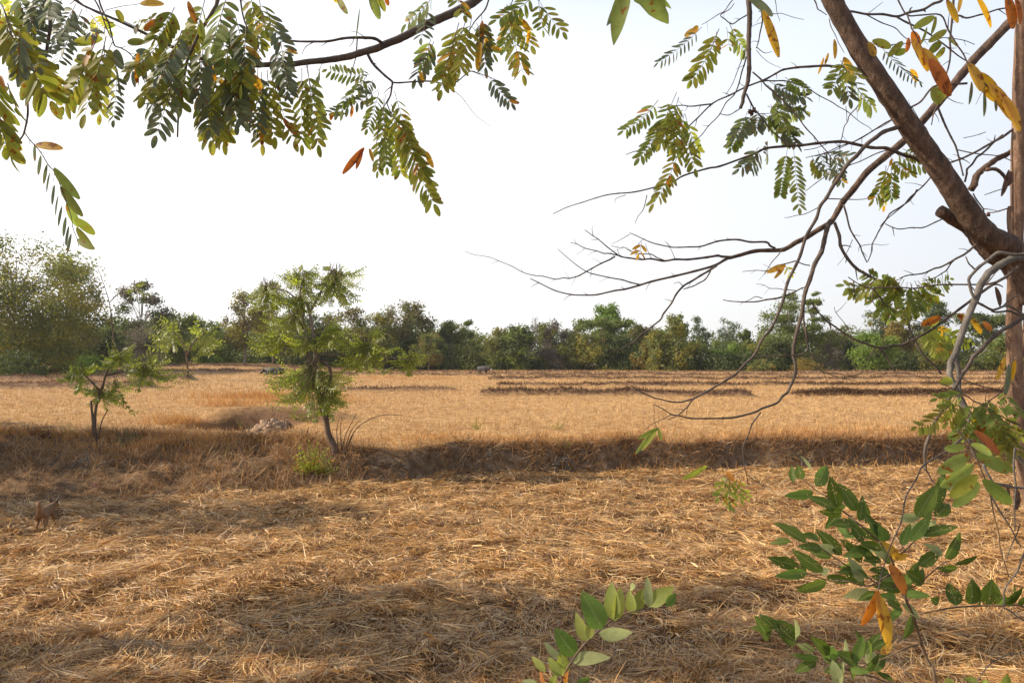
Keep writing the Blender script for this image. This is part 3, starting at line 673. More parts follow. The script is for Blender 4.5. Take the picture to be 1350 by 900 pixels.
# ------------------------------------------------------------------ trees out of view on the left that shade the near field
def shade_tree(x, y, h, w, z0, label, nq=5000, dens=1):
    g = h1(x, y); root = empty('tree', (x, y, g), label, 'tree')
    V, Q, c = crown_cards(x, y, z0, h, w, nq, .11, 24, .35, 'round', dens=dens)
    o = np_mesh('crown', V - np.array([x, y, g]), Q, M['crown_green']); o.parent = root
    mb = MB(); tube(mb, [Vector((x, y, g - .1)), Vector((x + .1, y, (g + z0) / 2 + .4)), Vector((x, y, h * .8))], .16, .05, 8, 4)
    for i in range(10):
        e = Vector(c[i]); s_ = Vector((x, y, z0 + (h - z0) * random.uniform(0, .5))); tube(mb, [s_, s_.lerp(e, .5), e], .06, .015, 5, 3)
    mb.build('trunk', M['bark_sap'], root)
shade_tree(-9.4, 6.6, 9.4, 4.8, 2.7, 'leafy tree just outside the left edge shading the straw', 7500)
shade_tree(-14.0, 12.2, 7.0, 5.0, 1.6, 'tree left of the view that shades the near bank', 5200)
shade_tree(-18.0, 16.4, 8.5, 5.5, 1.2, 'spreading tree left of the view behind the first one', 6500)
shade_tree(-20.0, 20.8, 5.5, 4.0, 1.0, 'low tree beyond the left end of the bank', 4000)

# ------------------------------------------------------------------ saplings on the bank
def sap_frond(mb, c, px, py, d, droop=.22, ll=.075, n=11, col=0):
    """one arching feathery leaf from c to the point seen at px,py"""
    e = at(px, py, d); frond(mb, c, e, n, ll, ll * .30, -droop, None, .40, col, 2, .06, False, 1, .004, odd=.08, oddcol=1)
def cluster(mb, px, py, d, tips, spread=.5, col=0, ll=.078, n=11, extra=2):
    c = at(px, py, d)
    for (tx, ty) in tips:
        for e in range(extra + 1):
            q = (tx + random.uniform(-13, 13) * (e > 0), ty + random.uniform(-12, 10) * (e > 0)); c = at(px + random.uniform(-9, 9) * (e > 0), py + random.uniform(-9, 9) * (e > 0), d)
            sap_frond(mb, c, q[0], q[1], d + random.uniform(-spread, spread), random.uniform(.12, .3), ll * random.uniform(.85, 1.2), n + random.randint(-2, 2), col)
def poly(mb, pts, d, w0, w1, sides=7, dv=0, n=5, jit=.08, knob=0, mi=0, dlist=None, kink=0):
    """limb traced through photograph positions at distance d; widths in photograph pixels"""
    P = []
    for i, (x, y) in enumerate(pts):
        dd = dlist[i] if dlist else d + dv * i / (len(pts) - 1)
        P.append(at(x, y, dd))
        if kink and i < len(pts) - 1:
            x2, y2 = pts[i + 1]; q = math.hypot(x2 - x, y2 - y)
            if q > 14:
                d2 = d + dv * (i + .5) / (len(pts) - 1); kk = random.uniform(.35, .65)
                P.append(at(x + (x2 - x) * kk + random.uniform(-1, 1) * (.5 + q * .045) * kink, y + (y2 - y) * kk + random.uniform(-1, 1) * (.5 + q * .045) * kink, d2))
    if kink and w0 < 5 and len(pts) > 3:     # short spurs and side twigs
        for i in range(1, len(P) - 1):
            if random.random() < .42:
                tg = (P[i + 1] - P[i - 1]).normalized(); sd = tg.cross(Vector((0, 1, 0))) * random.choice((-1, 1)); l_ = random.uniform(.012, .05) * (2.2 if random.random() < .2 else 1)
                e = P[i] + (tg * random.uniform(.3, 1) + sd * random.uniform(.4, 1) + Vector((0, random.uniform(-.3, .3), 0))).normalized() * l_
                wv = max(w1, w0 * .35) / F * d / 2; tube(mb, [P[i], P[i].lerp(e, .5) + Vector((random.uniform(-.004, .004), 0, random.uniform(-.003, .005))), e], wv * .8, wv * .35, 5, 3, mi)
    da = dlist[0] if dlist else d; db = dlist[-1] if dlist else d + dv
    return tube(mb, P, w0 / F * da / 2, w1 / F * db / 2, sides, n, mi, jit, knob=knob)

b2 = hit(441, 604)
def middle_sapling():
    d = b2.y + .05
    root = empty('sapling', b2, 'forked young tree with drooping feathery leaves on the bank right of the pit', 'sapling')
    mb = MB(); poly(mb, [(444, 612), (441, 590), (433, 572), (429, 548), (423, 533), (419, 505), (416, 480)], d, 9.5, 5, 9, .2)
    poly(mb, [(428, 545), (424, 525), (436, 500), (432, 480), (420, 474)], d - .05, 6, 3, 7)
    mb.build('trunk', M['bark_sap'], root)
    mb = MB(); poly(mb, [(416, 482), (415, 461), (410, 421), (403, 396), (396, 385), (398, 368)], d + .2, 6, 2, 7)
    poly(mb, [(406, 470), (401, 445), (400, 421), (396, 400), (380, 385)], d + .3, 5, 2, 6)
    poly(mb, [(408, 412), (416, 398), (431, 370), (441, 354)], d + .2, 4, 2, 6)
    poly(mb, [(414, 466), (440, 467), (467, 467), (482, 455)], d + .2, 3, 1.5, 5)
    poly(mb, [(411, 430), (395, 425), (388, 412)], d + .2, 3, 1.5, 5)
    poly(mb, [(467, 467), (500, 470), (541, 474)], d + .2, 2, 1.2, 5)
    poly(mb, [(380, 385), (360, 378), (345, 376)], d + .3, 2.5, 1.2, 5)
    mb.build('branches', M['bark_far'], root)
    mb = MB()
    cluster(mb, 441, 354, d + .2, [(474, 374), (468, 388), (462, 402), (450, 400), (438, 398), (425, 392), (414, 372), (472, 362), (455, 395), (430, 380), (418, 362)], .5, extra=4)
    cluster(mb, 400, 362, d + .2, [(374, 362), (378, 376), (412, 366), (420, 355), (404, 385), (388, 352)], .5, extra=4)
    cluster(mb, 396, 385, d + .2, [(372, 395), (380, 405), (415, 402), (425, 398), (400, 410), (366, 388)], .5, extra=4)
    cluster(mb, 352, 372, d + .4, [(326, 392), (334, 400), (345, 408), (360, 405), (370, 394), (336, 380), (376, 382)], .6, extra=4)
    cluster(mb, 388, 412, d + .1, [(343, 430), (352, 440), (368, 446), (384, 444), (400, 440), (364, 424)], .6, extra=4)
    cluster(mb, 372, 440, d + .1, [(328, 447), (340, 456), (356, 462), (345, 440)], .5, extra=4)
    cluster(mb, 408, 446, d + .1, [(386, 460), (398, 466), (424, 460), (436, 452), (430, 440), (376, 455)], .5, extra=4)
    cluster(mb, 482, 445, d + .1, [(444, 455), (448, 470), (460, 480), (474, 486), (490, 488), (504, 482), (514, 462), (508, 440), (456, 440), (488, 470), (470, 470), (498, 462)], .7, extra=4)
    cluster(mb, 541, 468, d + .3, [(520, 480), (528, 486), (546, 486), (558, 478), (560, 468), (526, 470)], .3)
    cluster(mb, 428, 440, d + .1, [(444, 430), (455, 440), (440, 455), (450, 425)], .5, extra=4)
    mb.build('upper_foliage', [M['leaf_sapling'], M['leaf_lime'], M['stem_brown']], root, False)
    mb = MB()
    cluster(mb, 412, 478, d - .15, [(352, 494), (350, 505), (360, 518), (372, 526), (384, 532), (398, 530), (412, 540), (428, 534), (440, 520), (456, 506), (466, 498), (360, 484), (380, 500), (400, 510), (424, 515), (446, 512), (370, 506), (392, 520)], .8, extra=4)
    cluster(mb, 430, 500, d - .1, [(420, 545), (408, 552), (436, 548), (444, 540), (455, 530)], .5, extra=4)
    mb.build('lower_foliage', [M['leaf_sapling'], M['leaf_lime'], M['stem_brown']], root, False)
middle_sapling()
b1 = hit(127, 588)
def left_sapling():
    d = b1.y
    root = empty('sapling', b1, 'small thin sapling with flat spreading leaves on the bank at the left', 'sapling')
    mb = MB(); poly(mb, [(128, 594), (125, 560), (127, 535), (135, 510), (142, 488), (158, 468)], d, 4.6, 1.8, 8)
    poly(mb, [(124, 575), (122, 550), (120, 528)], d, 4, 2.5, 7); poly(mb, [(130, 578), (134, 556), (142, 540)], d, 2, 1.2, 6)
    poly(mb, [(132, 515), (116, 498), (104, 486)], d, 3, 1.5, 5); poly(mb, [(138, 495), (160, 490), (182, 484), (205, 482)], d, 3, 1.2, 5)
    poly(mb, [(156, 470), (150, 448), (144, 398), (129, 353)], d + .3, 2, .7, 5); poly(mb, [(145, 398), (158, 385), (176, 374)], d + .3, 1.4, .7, 5)
    mb.build('trunk', M['bark_sap'], root)
    mb = MB(); kw = dict(ll=.075, n=12, extra=3)
    cluster(mb, 104, 484, d, [(84, 496), (90, 504), (100, 510), (112, 502), (116, 492), (92, 484)], .4, **kw)
    cluster(mb, 158, 468, d, [(136, 476), (146, 482), (176, 476), (188, 470), (170, 462), (148, 462)], .4, **kw)
    cluster(mb, 190, 480, d, [(170, 500), (182, 506), (196, 508), (210, 504), (222, 500), (236, 494), (246, 488), (215, 476), (176, 488), (205, 470)], .5, **kw)
    cluster(mb, 132, 512, d, [(112, 520), (122, 528), (150, 524), (146, 534), (160, 516), (110, 510)], .4, **kw)
    cluster(mb, 150, 500, d, [(172, 512), (165, 530), (176, 545), (150, 515)], .4, ll=.08, n=6)
    cluster(mb, 178, 374, d + .3, [(166, 384), (172, 392), (186, 386), (196, 390), (204, 384), (190, 372)], .2, ll=.07, n=6, extra=0)
    mb.build('foliage', [M['leaf_sapling'], M['leaf_lime'], M['stem_brown']], root, False)
left_sapling()
def third_sapling():
    b = hit(248, 497); d = b.y
    root = empty('sapling', b, 'bright leafy sapling further back between the thin sapling and the forked one', 'sapling')
    mb = MB(); poly(mb, [(248, 500), (246, 470), (240, 450), (228, 436)], d, 3, 1.5, 7); poly(mb, [(246, 468), (256, 450), (268, 440)], d, 3, 1.5, 6); mb.build('trunk', M['bark_sap'], root)
    mb = MB(); kw = dict(ll=.10 * d / 18, n=8)
    cluster(mb, 228, 436, d, [(200, 440), (206, 452), (216, 462), (232, 462), (244, 452), (222, 426), (204, 430)], .8, **kw)
    cluster(mb, 268, 438, d, [(290, 446), (292, 458), (280, 466), (266, 466), (252, 456), (284, 432), (258, 428)], .8, **kw)
    mb.build('foliage', [M['leaf_sapling'], M['leaf_lime'], M['stem_brown']], root, False)
third_sapling()
def tall_whip():
    b = hit(36, 486); d = b.y
    root = empty('sapling', b, 'thin leaning sapling with a feathery top against the large yellow brown tree', 'sapling')
    mb = MB(); poly(mb, [(36, 488), (40, 450), (48, 420), (57, 398), (76, 376), (88, 355)], d, 3, 1.6, 6); poly(mb, [(60, 394), (62, 375), (72, 352)], d, 1.6, 1, 5); mb.build('trunk', M['bark_sap'], root)
    mb = MB(); k = d / 18; cluster(mb, 88, 352, d, [(72, 345), (78, 336), (92, 332), (106, 336), (118, 342), (124, 352), (100, 352), (84, 368), (96, 372), (104, 362), (70, 358)], .8, ll=.10 * k, n=7)
    cluster(mb, 92, 372, d, [(84, 384), (96, 386), (106, 378), (76, 380)], .8, ll=.10 * k, n=6, extra=1)
    mb.build('foliage', [M['leaf_sapling'], M['leaf_lime'], M['stem_brown']], root, False)
tall_whip()

# low growth round the saplings
def small_plant(px, py, label, tips, ll, n, mats, stems=None, name='plant', droop=.15, sp=.25, group=None, extra=1):
    b = hit(px, py); d = b.y; root = empty(name, b, label, 'plant', group); mb = MB()
    for (tx, ty) in tips:
        for e in range(extra + 1):
            sap_frond(mb, Vector((b.x + random.uniform(-.06, .06), d + random.uniform(-.06, .06), b.z)), tx + random.uniform(-4, 4) * (e > 0), ty + random.uniform(-4, 4) * (e > 0), d + random.uniform(-sp, sp), droop, ll, n, 0)
    mb.build('foliage', mats, root, False)
    if stems:
        mb = MB()
        for s_ in stems: poly(mb, s_, d, 1.5, .6, 6)
        mb.build('stems', M['bark_sap'], root)
    return root
small_plant(412, 622, 'bushy green and yellow weed at the foot of the forked sapling', [(392, 604), (398, 592), (408, 586), (418, 588), (428, 594), (436, 604), (440, 616), (388, 616), (402, 612), (424, 612), (414, 600)], .075, 7, [M['leaf_lime'], M['leaf_yellow'], M['stem_red']], extra=3)
small_plant(448, 600, 'clump of bare leafless shoots right of the forked sapling', [(449, 575)], .03, 3, [M['leaf_olive'], M['leaf_lime'], M['stem_brown']], [[(450, 602), (455, 575), (470, 545)], [(451, 602), (449, 570), (450, 548)], [(452, 602), (462, 570), (474, 553)], [(452, 602), (470, 565), (500, 548), (532, 547)], [(447, 602), (444, 570), (447, 552)], [(453, 602), (458, 590), (466, 572)]], extra=0)
small_plant(168, 588, 'low tangled plant with pale stems beside the thin sapling', [(150, 575), (156, 568), (165, 564), (178, 566), (186, 574), (192, 585), (160, 580), (176, 582)], .05, 6, [M['leaf_grey'], M['leaf_olive'], M['bark_grey']], [[(166, 590), (163, 574), (168, 562)], [(170, 590), (180, 580), (182, 592)], [(165, 588), (160, 575), (158, 570)]], extra=2)
small_plant(318, 566, 'yellowish weed on the pale clay in front of the pit', [(306, 560), (312, 556), (322, 556), (332, 560)], .05, 5, [M['leaf_lime'], M['leaf_yellow'], M['stem_brown']])
small_plant(300, 604, 'small yellow green weed on the slope below the pit', [(292, 600), (302, 596), (312, 600)], .05, 5, [M['leaf_lime'], M['leaf_yellow'], M['stem_brown']])
small_plant(392, 552, 'small green weed at the right end of the pale clay heap', [(380, 545), (388, 540), (398, 541), (406, 546), (384, 538)], .05, 6, [M['leaf_lime'], M['leaf_yellow'], M['stem_brown']])
small_plant(92, 572, 'short green seedling on the bank left of the thin sapling', [(84, 562), (92, 556), (100, 562)], .05, 6, [M['leaf_green'], M['leaf_lime'], M['stem_brown']])
small_plant(744, 590, 'small yellowish weed hanging on the lip of the bank', [(736, 583), (744, 578), (752, 583)], .04, 5, [M['leaf_lime'], M['leaf_yellow'], M['stem_brown']])
small_plant(628, 566, 'faint yellow green seedling above the middle of the bank', [(622, 556), (628, 550), (635, 557)], .05, 5, [M['leaf_lime'], M['leaf_yellow'], M['stem_brown']])
small_plant(735, 566, 'faint green seedling in the stubble left of the bank hollow', [(728, 558), (736, 553), (742, 559)], .05, 5, [M['leaf_lime'], M['leaf_yellow'], M['stem_brown']])

# dead bracken like roots on the bank face
def roots(px, py, label, arcs):
    b = hit(px, py); root = empty('dead_shrub', b, label, 'dead shrub'); mb = MB()
    for a in arcs: poly(mb, a, b.y - .12, 2.6, 1.2, 5)
    mb.build('stems', M['bark_grey'], root)
roots(742, 624, 'tangle of pale dead looping stems against the bank', [[(730, 626), (735, 610), (744, 604), (755, 610), (762, 624)], [(735, 626), (732, 612), (734, 600)], [(742, 606), (752, 618), (756, 628)], [(728, 612), (742, 612), (752, 620)], [(738, 628), (748, 612), (747, 602)]])
roots(1055, 610, 'few pale dead twigs sticking out of the bank at the right', [[(1058, 620), (1056, 604), (1046, 596)], [(1060, 620), (1068, 606), (1072, 596)], [(1052, 620), (1060, 612), (1078, 606)]])
roots(120, 612, 'scribble of grey dead twigs on the shaded left bank', [[(90, 622), (104, 608), (118, 604)], [(110, 626), (116, 610), (112, 596)], [(120, 628), (132, 612), (150, 608)], [(60, 618), (74, 606), (82, 594)]])

# pale clay heap in the pit
def clay(px, py, w, h, label, seed):
    b = hit(px, py); d = b.y; W_ = w / F * d; Hh = h / F * d
    nu, nv = 56, 22; V = []; Fc = []
    for j in range(nv + 1):
        for i in range(nu):
            th = 2 * math.pi * i / nu; ph = math.pi / 2 * j / nv
            r = 1 + .38 * (vnoise(math.cos(th) * 2 + seed, math.sin(th) * 2 + ph * 2, seed) - .5) + .34 * (vnoise(math.cos(th) * 5 + seed, math.sin(th) * 5 + ph * 6, seed + 3) - .5) + .14 * (vnoise(math.cos(th) * 13 + seed, math.sin(th) * 13 + ph * 14, seed + 5) - .5)
            r = float(r); V.append((b.x + W_ / 2 * r * math.cos(th) * math.cos(ph) ** .7, d + W_ * .32 * r * math.sin(th) * math.cos(ph) ** .7, b.z - .06 + (Hh + .06) * r * math.sin(ph)))
    for j in range(nv):
        for i in range(nu): a = j * nu + i; c = j * nu + (i + 1) % nu; Fc.append((a, c, c + nu, a + nu))
    V = [Vector(v) for v in V]; mb = MB(); mb.add(V, Fc); o = mb.build('clay_lump', M['clay'], None); return tag(o, label, 'clay lump', 'pale clay lumps dug out beside the pit')
M['clay'] = plain_mat('pale_clay', (.32, .215, .14), .95, .45, 9, .05)
clay(356, 568, 42, 13, 'largest pale clay lump on top of the heap beside the pit', 3)
clay(345, 574, 50, 8, 'broad low clay lump at the front of the heap', 5)
clay(376, 566, 17, 10, 'small upright clay lump at the right end of the heap', 8)
clay(368, 581, 24, 5, 'flat brown clay lump lowest on the right of the heap', 12)
clay(330, 571, 14, 5, 'small clay lump at the left end of the heap', 15)

# scraps of litter on the bank
def scrap(px, py, w, label, c, cat='litter'):
    b = hit(px, py); s_ = w / F * b.y; mb = MB(); vs = []; n = 6
    for j in range(n):
        for i in range(n):
            u, v = i / (n - 1) - .5, j / (n - 1) - .5
            vs.append(b + Vector((u * s_ * 1.2, v * s_ * .7, .03 + s_ * .3 * float(vnoise(i * .9 + px, j * .9, 4)))))
    mb.add(vs, [(j * n + i, j * n + i + 1, j * n + n + i + 1, j * n + n + i) for j in range(n - 1) for i in range(n - 1)])
    o = mb.build('litter_scrap', plain_mat('litter_' + str(px), c, .4, .2, 40), None); tag(o, label, cat)
scrap(127, 642, 9, 'crumpled red scrap of plastic below the thin sapling', (.30, .035, .04))
scrap(61, 577, 9, 'small dull red scrap left of the thin sapling', (.28, .07, .04))
scrap(193, 582, 8, 'small reddish scrap right of the tangled plant', (.33, .09, .07))
scrap(268, 578, 5, 'tiny pale scrap on the slope left of the pit', (.6, .5, .45))

# ------------------------------------------------------------------ animals
def skin_body(name, joints, edges, mat, parent, sub=2):
    """one continuous body grown over a skeleton; joints: name -> (pos, radius or (rx, ry))"""
    keys = list(joints); me = bpy.data.meshes.new(name); me.from_pydata([joints[k][0] for k in keys], [(keys.index(a), keys.index(b)) for a, b in edges], [])
    o = bpy.data.objects.new(name, me); COL.objects.link(o); o.parent = parent; me.materials.append(mat)
    sk = o.modifiers.new('skin', 'SKIN'); sk.use_smooth_shade = True
    me.skin_vertices.new() if not me.skin_vertices else None
    for i, k in enumerate(keys):
        r = joints[k][1]; me.skin_vertices[0].data[i].radius = r if isinstance(r, tuple) else (r, r)
        me.skin_vertices[0].data[i].use_root = (i == 0)
    s_ = o.modifiers.new('sub', 'SUBSURF'); s_.levels = sub; s_.render_levels = sub
    dg = bpy.context.evaluated_depsgraph_get(); nm = bpy.data.meshes.new_from_object(o.evaluated_get(dg)); o.modifiers.clear(); o.data = nm; nm.name = name
    if not nm.materials: nm.materials.append(mat)
    nm.shade_smooth(); return o
M['fur_tan'] = plain_mat('tan_fur', (.22, .115, .05), .9, .35, 22, .006)
M['fur_dark'] = plain_mat('dark_fur', (.06, .035, .022), .9, .3, 30)
M['hide_grey'] = plain_mat('grey_buffalo_hide', (.045, .035, .034), .75, .45, 5)
M['hide_black'] = plain_mat('black_buffalo_hide', (.03, .024, .022), .6, .3, 5)
M['hide_pale'] = plain_mat('pale_hide_patch', (.5, .4, .36), .8, .2, 8)
M['horn'] = plain_mat('horn', (.12, .10, .09), .5, .2, 20)
def cone_part(name, a, b, r, mat, parent, mid=None):
    mb = MB(); P = [Vector(a), Vector(mid) if mid else (Vector(a) + Vector(b)) / 2, Vector(b)]
    me_pts = tube(mb, P, r, r * .15, 7, 4); me = bpy.data.meshes.new(name); me.from_pydata([tuple(v) for v in mb.v], [], mb.f); me.materials.append(mat); me.shade_smooth()
    o = bpy.data.objects.new(name, me); COL.objects.link(o); o.parent = parent; return o
def dog():
    b = hit(60, 698); root = empty('dog', b, 'small tan puppy with a curled up tail walking away over the straw', 'dog'); root.rotation_euler.z = R(104)
    # local: +x is forward
    J = {'hip': ((-.17, 0, .27), (.078, .082)), 'loin': ((-.06, 0, .275), (.07, .078)), 'chest': ((.08, 0, .26), (.068, .085)), 'shoulder': ((.16, 0, .275), (.058, .075)), 'neck': ((.22, -.01, .30), .047), 'head': ((.275, -.03, .315), (.05, .052)), 'snout': ((.33, -.045, .295), .03), 'nose': ((.365, -.055, .285), .02),
         'rump': ((-.215, 0, .27), .05), 't1': ((-.255, 0, .33), .028), 't2': ((-.255, .01, .395), .032), 't3': ((-.21, .03, .43), .034), 't4': ((-.16, .045, .405), .03), 't5': ((-.16, .05, .365), .016)}
    E = [('hip', 'loin'), ('loin', 'chest'), ('chest', 'shoulder'), ('shoulder', 'neck'), ('neck', 'head'), ('head', 'snout'), ('snout', 'nose'), ('hip', 'rump'), ('rump', 't1'), ('t1', 't2'), ('t2', 't3'), ('t3', 't4'), ('t4', 't5')]
    for s_, k, fx in ((1, 'l', .03), (-1, 'r', -.04)):
        J[k + 'th'] = ((-.16, .06 * s_, .21), (.042, .035)); J[k + 'kn'] = ((-.125 + fx, .062 * s_, .15), .027); J[k + 'hk'] = ((-.195 + fx, .062 * s_, .085), .016); J[k + 'pa'] = ((-.18 + fx, .062 * s_, .02), .015); J[k + 'to'] = ((-.15 + fx, .062 * s_, .012), .015)
        E += [('hip', k + 'th'), (k + 'th', k + 'kn'), (k + 'kn', k + 'hk'), (k + 'hk', k + 'pa'), (k + 'pa', k + 'to')]
        J[k + 'el'] = ((.13, .055 * s_, .18), .03); J[k + 'wr'] = ((.14 - fx * 1.4, .055 * s_, .09), .018); J[k + 'fp'] = ((.14 - fx * 2, .055 * s_, .02), .015); J[k + 'ft'] = ((.165 - fx * 2, .055 * s_, .012), .015)
        E += [('shoulder', k + 'el'), (k + 'el', k + 'wr'), (k + 'wr', k + 'fp'), (k + 'fp', k + 'ft')]
    skin_body('body', J, E, M['fur_tan'], root)
    for s_ in (1, -1): cone_part('ear', (.262, -.025 + .035 * s_, .345), (.266, -.025 + .062 * s_, .40), .024, M['fur_dark'], root)
dog()
def buffalo(px, py, rz, label, lying=False, scale=1.0, pale=True):
    b = hit(px, py); root = empty('buffalo', b, label, 'buffalo'); root.rotation_euler.z = rz; root.scale = (scale,) * 3
    z = -.62 if lying else 0
    J = {'hip': ((-.55, 0, 1.02 + z), (.27, .30)), 'belly': ((-.05, 0, .95 + z), (.33, .36)), 'chest': ((.42, 0, .98 + z), (.27, .34)), 'neck': ((.78, 0, 1.0 + z), (.17, .22)), 'poll': ((1.02, 0, 1.0 + z), (.15, .15)), 'face': ((1.2, 0, .84 + z), .11), 'muzzle': ((1.32, 0, .70 + z), .09),
         'rump': ((-.78, 0, 1.0 + z), (.18, .2)), 'ta': ((-.9, 0, .85 + z), .035), 'tb': ((-.93, .02, .6 + z * .8), .025), 'tc': ((-.92, .03, .38 + z * .5), .03)}
    E = [('hip', 'belly'), ('belly', 'chest'), ('chest', 'neck'), ('neck', 'poll'), ('poll', 'face'), ('face', 'muzzle'), ('hip', 'rump'), ('rump', 'ta'), ('ta', 'tb'), ('tb', 'tc')]
    for s_, k in ((1, 'l'), (-1, 'r')):
        if not lying:
            J[k + 'th'] = ((-.6, .19 * s_, .75), (.15, .12)); J[k + 'kn'] = ((-.5, .2 * s_, .55), .09); J[k + 'hk'] = ((-.72 + .06 * s_, .2 * s_, .36), .055); J[k + 'ho'] = ((-.66 + .06 * s_, .2 * s_, .05), .06)
            J[k + 'el'] = ((.42, .18 * s_, .66), (.12, .1)); J[k + 'wr'] = ((.45 - .06 * s_, .18 * s_, .35), .06); J[k + 'fh'] = ((.44 - .08 * s_, .18 * s_, .05), .06)
        else:
            J[k + 'th'] = ((-.55, .3 * s_, .25), (.18, .14)); J[k + 'kn'] = ((-.2, .42 * s_, .16), .1); J[k + 'hk'] = ((-.55, .5 * s_, .07), .06); J[k + 'ho'] = ((-.25, .56 * s_, .05), .055)
            J[k + 'el'] = ((.4, .3 * s_, .2), (.13, .1)); J[k + 'wr'] = ((.72, .32 * s_, .09), .07); J[k + 'fh'] = ((.5, .42 * s_, .05), .055)
        E += [('hip', k + 'th'), (k + 'th', k + 'kn'), (k + 'kn', k + 'hk'), (k + 'hk', k + 'ho'), ('chest', k + 'el'), (k + 'el', k + 'wr'), (k + 'wr', k + 'fh')]
    skin_body('body', J, E, M['hide_grey'] if pale else M['hide_black'], root)
    for s_ in (1, -1):
        cone_part('horn', (.98, .12 * s_, 1.1 + z), (.72, .38 * s_, 1.32 + z), .05, M['horn'], root, (.9, .36 * s_, 1.16 + z))
        cone_part('ear', (.97, .14 * s_, 1.03 + z), (.94, .34 * s_, .96 + z), .045, M['hide_pale' if pale else 'hide_black'], root)
    if pale: # light muzzle and rump patches are skin of their own colour, marks on the hide
        mb = MB()
        for c, r in (((1.24, 0, .80 + z), (.15, .135, .13)), ):
            V = []; Fc = []
            for j in range(9):
                for i in range(12):
                    th = 2 * math.pi * i / 12; ph = -math.pi / 2 + math.pi * j / 8; V.append(Vector((c[0] + r[0] * math.cos(th) * math.cos(ph), c[1] + r[1] * math.sin(th) * math.cos(ph), c[2] + r[2] * math.sin(ph))))
            for j in range(8):
                for i in range(12): a = j * 12 + i; q = j * 12 + (i + 1) % 12; Fc.append((a, q, q + 12, a + 12))
            mb.add(V, Fc)
        me = bpy.data.meshes.new('pale_face'); me.from_pydata([tuple(v) for v in mb.v], [], mb.f); me.materials.append(M['hide_pale']); me.shade_smooth()
        o = bpy.data.objects.new('pale_face', me); COL.objects.link(o); o.parent = root
buffalo(637, 495, R(-32), 'grey buffalo with a pale face standing and grazing in the far field', scale=.82)
buffalo(362, 494, R(172), 'black buffalo lying down half hidden behind the forked sapling', True, 1.12, False)
# ------------------------------------------------------------------ the near tree
TD = 3.0
tb = Vector((at(1342, 600, TD).x + .02, TD, h1(2.0, TD)))
tree = empty('tree', tb, 'near tree at the right edge with thick slanting limb and bare drooping twigs', 'tree')
class Limb:
    """a limb of the near tree with its own side twigs and leaves"""
    def __init__(s, name='branch', mat='bark_twig'): s.name = name; s.mb = MB(); s.lf = MB(); s.mat = mat; s.pods = []
    def p(s, pts, w0, w1, d=TD, dv=0, sides=7, jit=.1, knob=.12, n=5): poly(s.mb, pts, d, w0, w1, sides, dv, 4, jit, knob, kink=1.0 if w0 < 9 else .3); return s
    def f(s, x0, y0, x1, y1, n, px, d=TD, col=0, hang=.42, droop=.1, wr=.315, odd=.0, oddcol=3, one=False, skip=.03, tw=1, dv=None):
        a = at(x0, y0, d); b = at(x1, y1, d + (random.uniform(-.12, .12) if dv is None else dv)); ll = px * 1.16 / F * d; n = int(n * 1.15 + .5); odd *= .45
        frond(s.lf, a, b, n, ll, ll * wr, -droop, None, hang, col, 5, skip, one, tw, ll * .02, odd=odd, oddcol=oddcol, seg=6); return s
    def l(s, x0, y0, x1, y1, w, d=TD, col=3, shape='ellipse', fold=.25, curl=.1, ragged=0, nrm=None):
        a = at(x0, y0, d); b = at(x1, y1, d + random.uniform(-.03, .03))
        nn = nrm or (random.uniform(-.5, .5), -1, random.uniform(-.4, .6)); leaf(s.lf, a, b, nn, w / F * d, fold, curl, col, 8, shape, ragged); return s
    def done(s, parent=None, label=None):
        o = s.mb.build(s.name, M[s.mat], parent or tree)
        if label: o['label'] = label
        if s.lf.v:
            s.lf.build('leaves', [M['leaf_olive'], M['leaf_green'], M['leaf_grey'], M['leaf_yellow'], M['leaf_orange'], M['stem_brown'], M['leaf_lime']], o, True)
        return o
# trunk and the thick slanting limb
mb = MB(); poly(mb, [(1420, 1500), (1400, 900), (1368, 700), (1348, 600), (1340, 520), (1337, 450), (1337, 400), (1339, 340), (1341, 280), (1342, 200), (1344, 100), (1348, 0), (1352, -90), (1340, -260)], TD, 22, 13, 12, 0, 6, .1, .06)
poly(mb, [(1345, 470), (1352, 440), (1357, 400), (1356, 350)], TD + .05, 8, 12, 8)
poly(mb, [(1340, 345), (1336, 320), (1331, 300), (1330, 280), (1331, 272)], TD - .03, 8, 4, 8)
mb.build('trunk', M['bark_trunk'], tree)
mb = MB(); poly(mb, [(1352, 400), (1347, 350), (1328, 325), (1298, 308), (1268, 268), (1238, 222), (1207, 178), (1172, 125), (1134, 66), (1098, 2), (1062, -70), (1010, -170), (960, -300)], TD, 33, 21, 16, -.25, 6, .10, .05)
poly(mb, [(1345, 375), (1330, 350), (1310, 338), (1296, 322), (1280, 300)], TD + .03, 22, 22, 10, 0, 5, .15)
big = mb.build('limb', M['bark_main'], tree); big['label'] = 'thick speckled brown limb slanting to the upper left'
mb = MB(); poly(mb, [(1300, 318), (1276, 300), (1256, 288), (1239, 278)], TD + .06, 20, 15, 10, -.04, 4, .25)
mb.build('broken_stub', M['wood_cut'], tree)
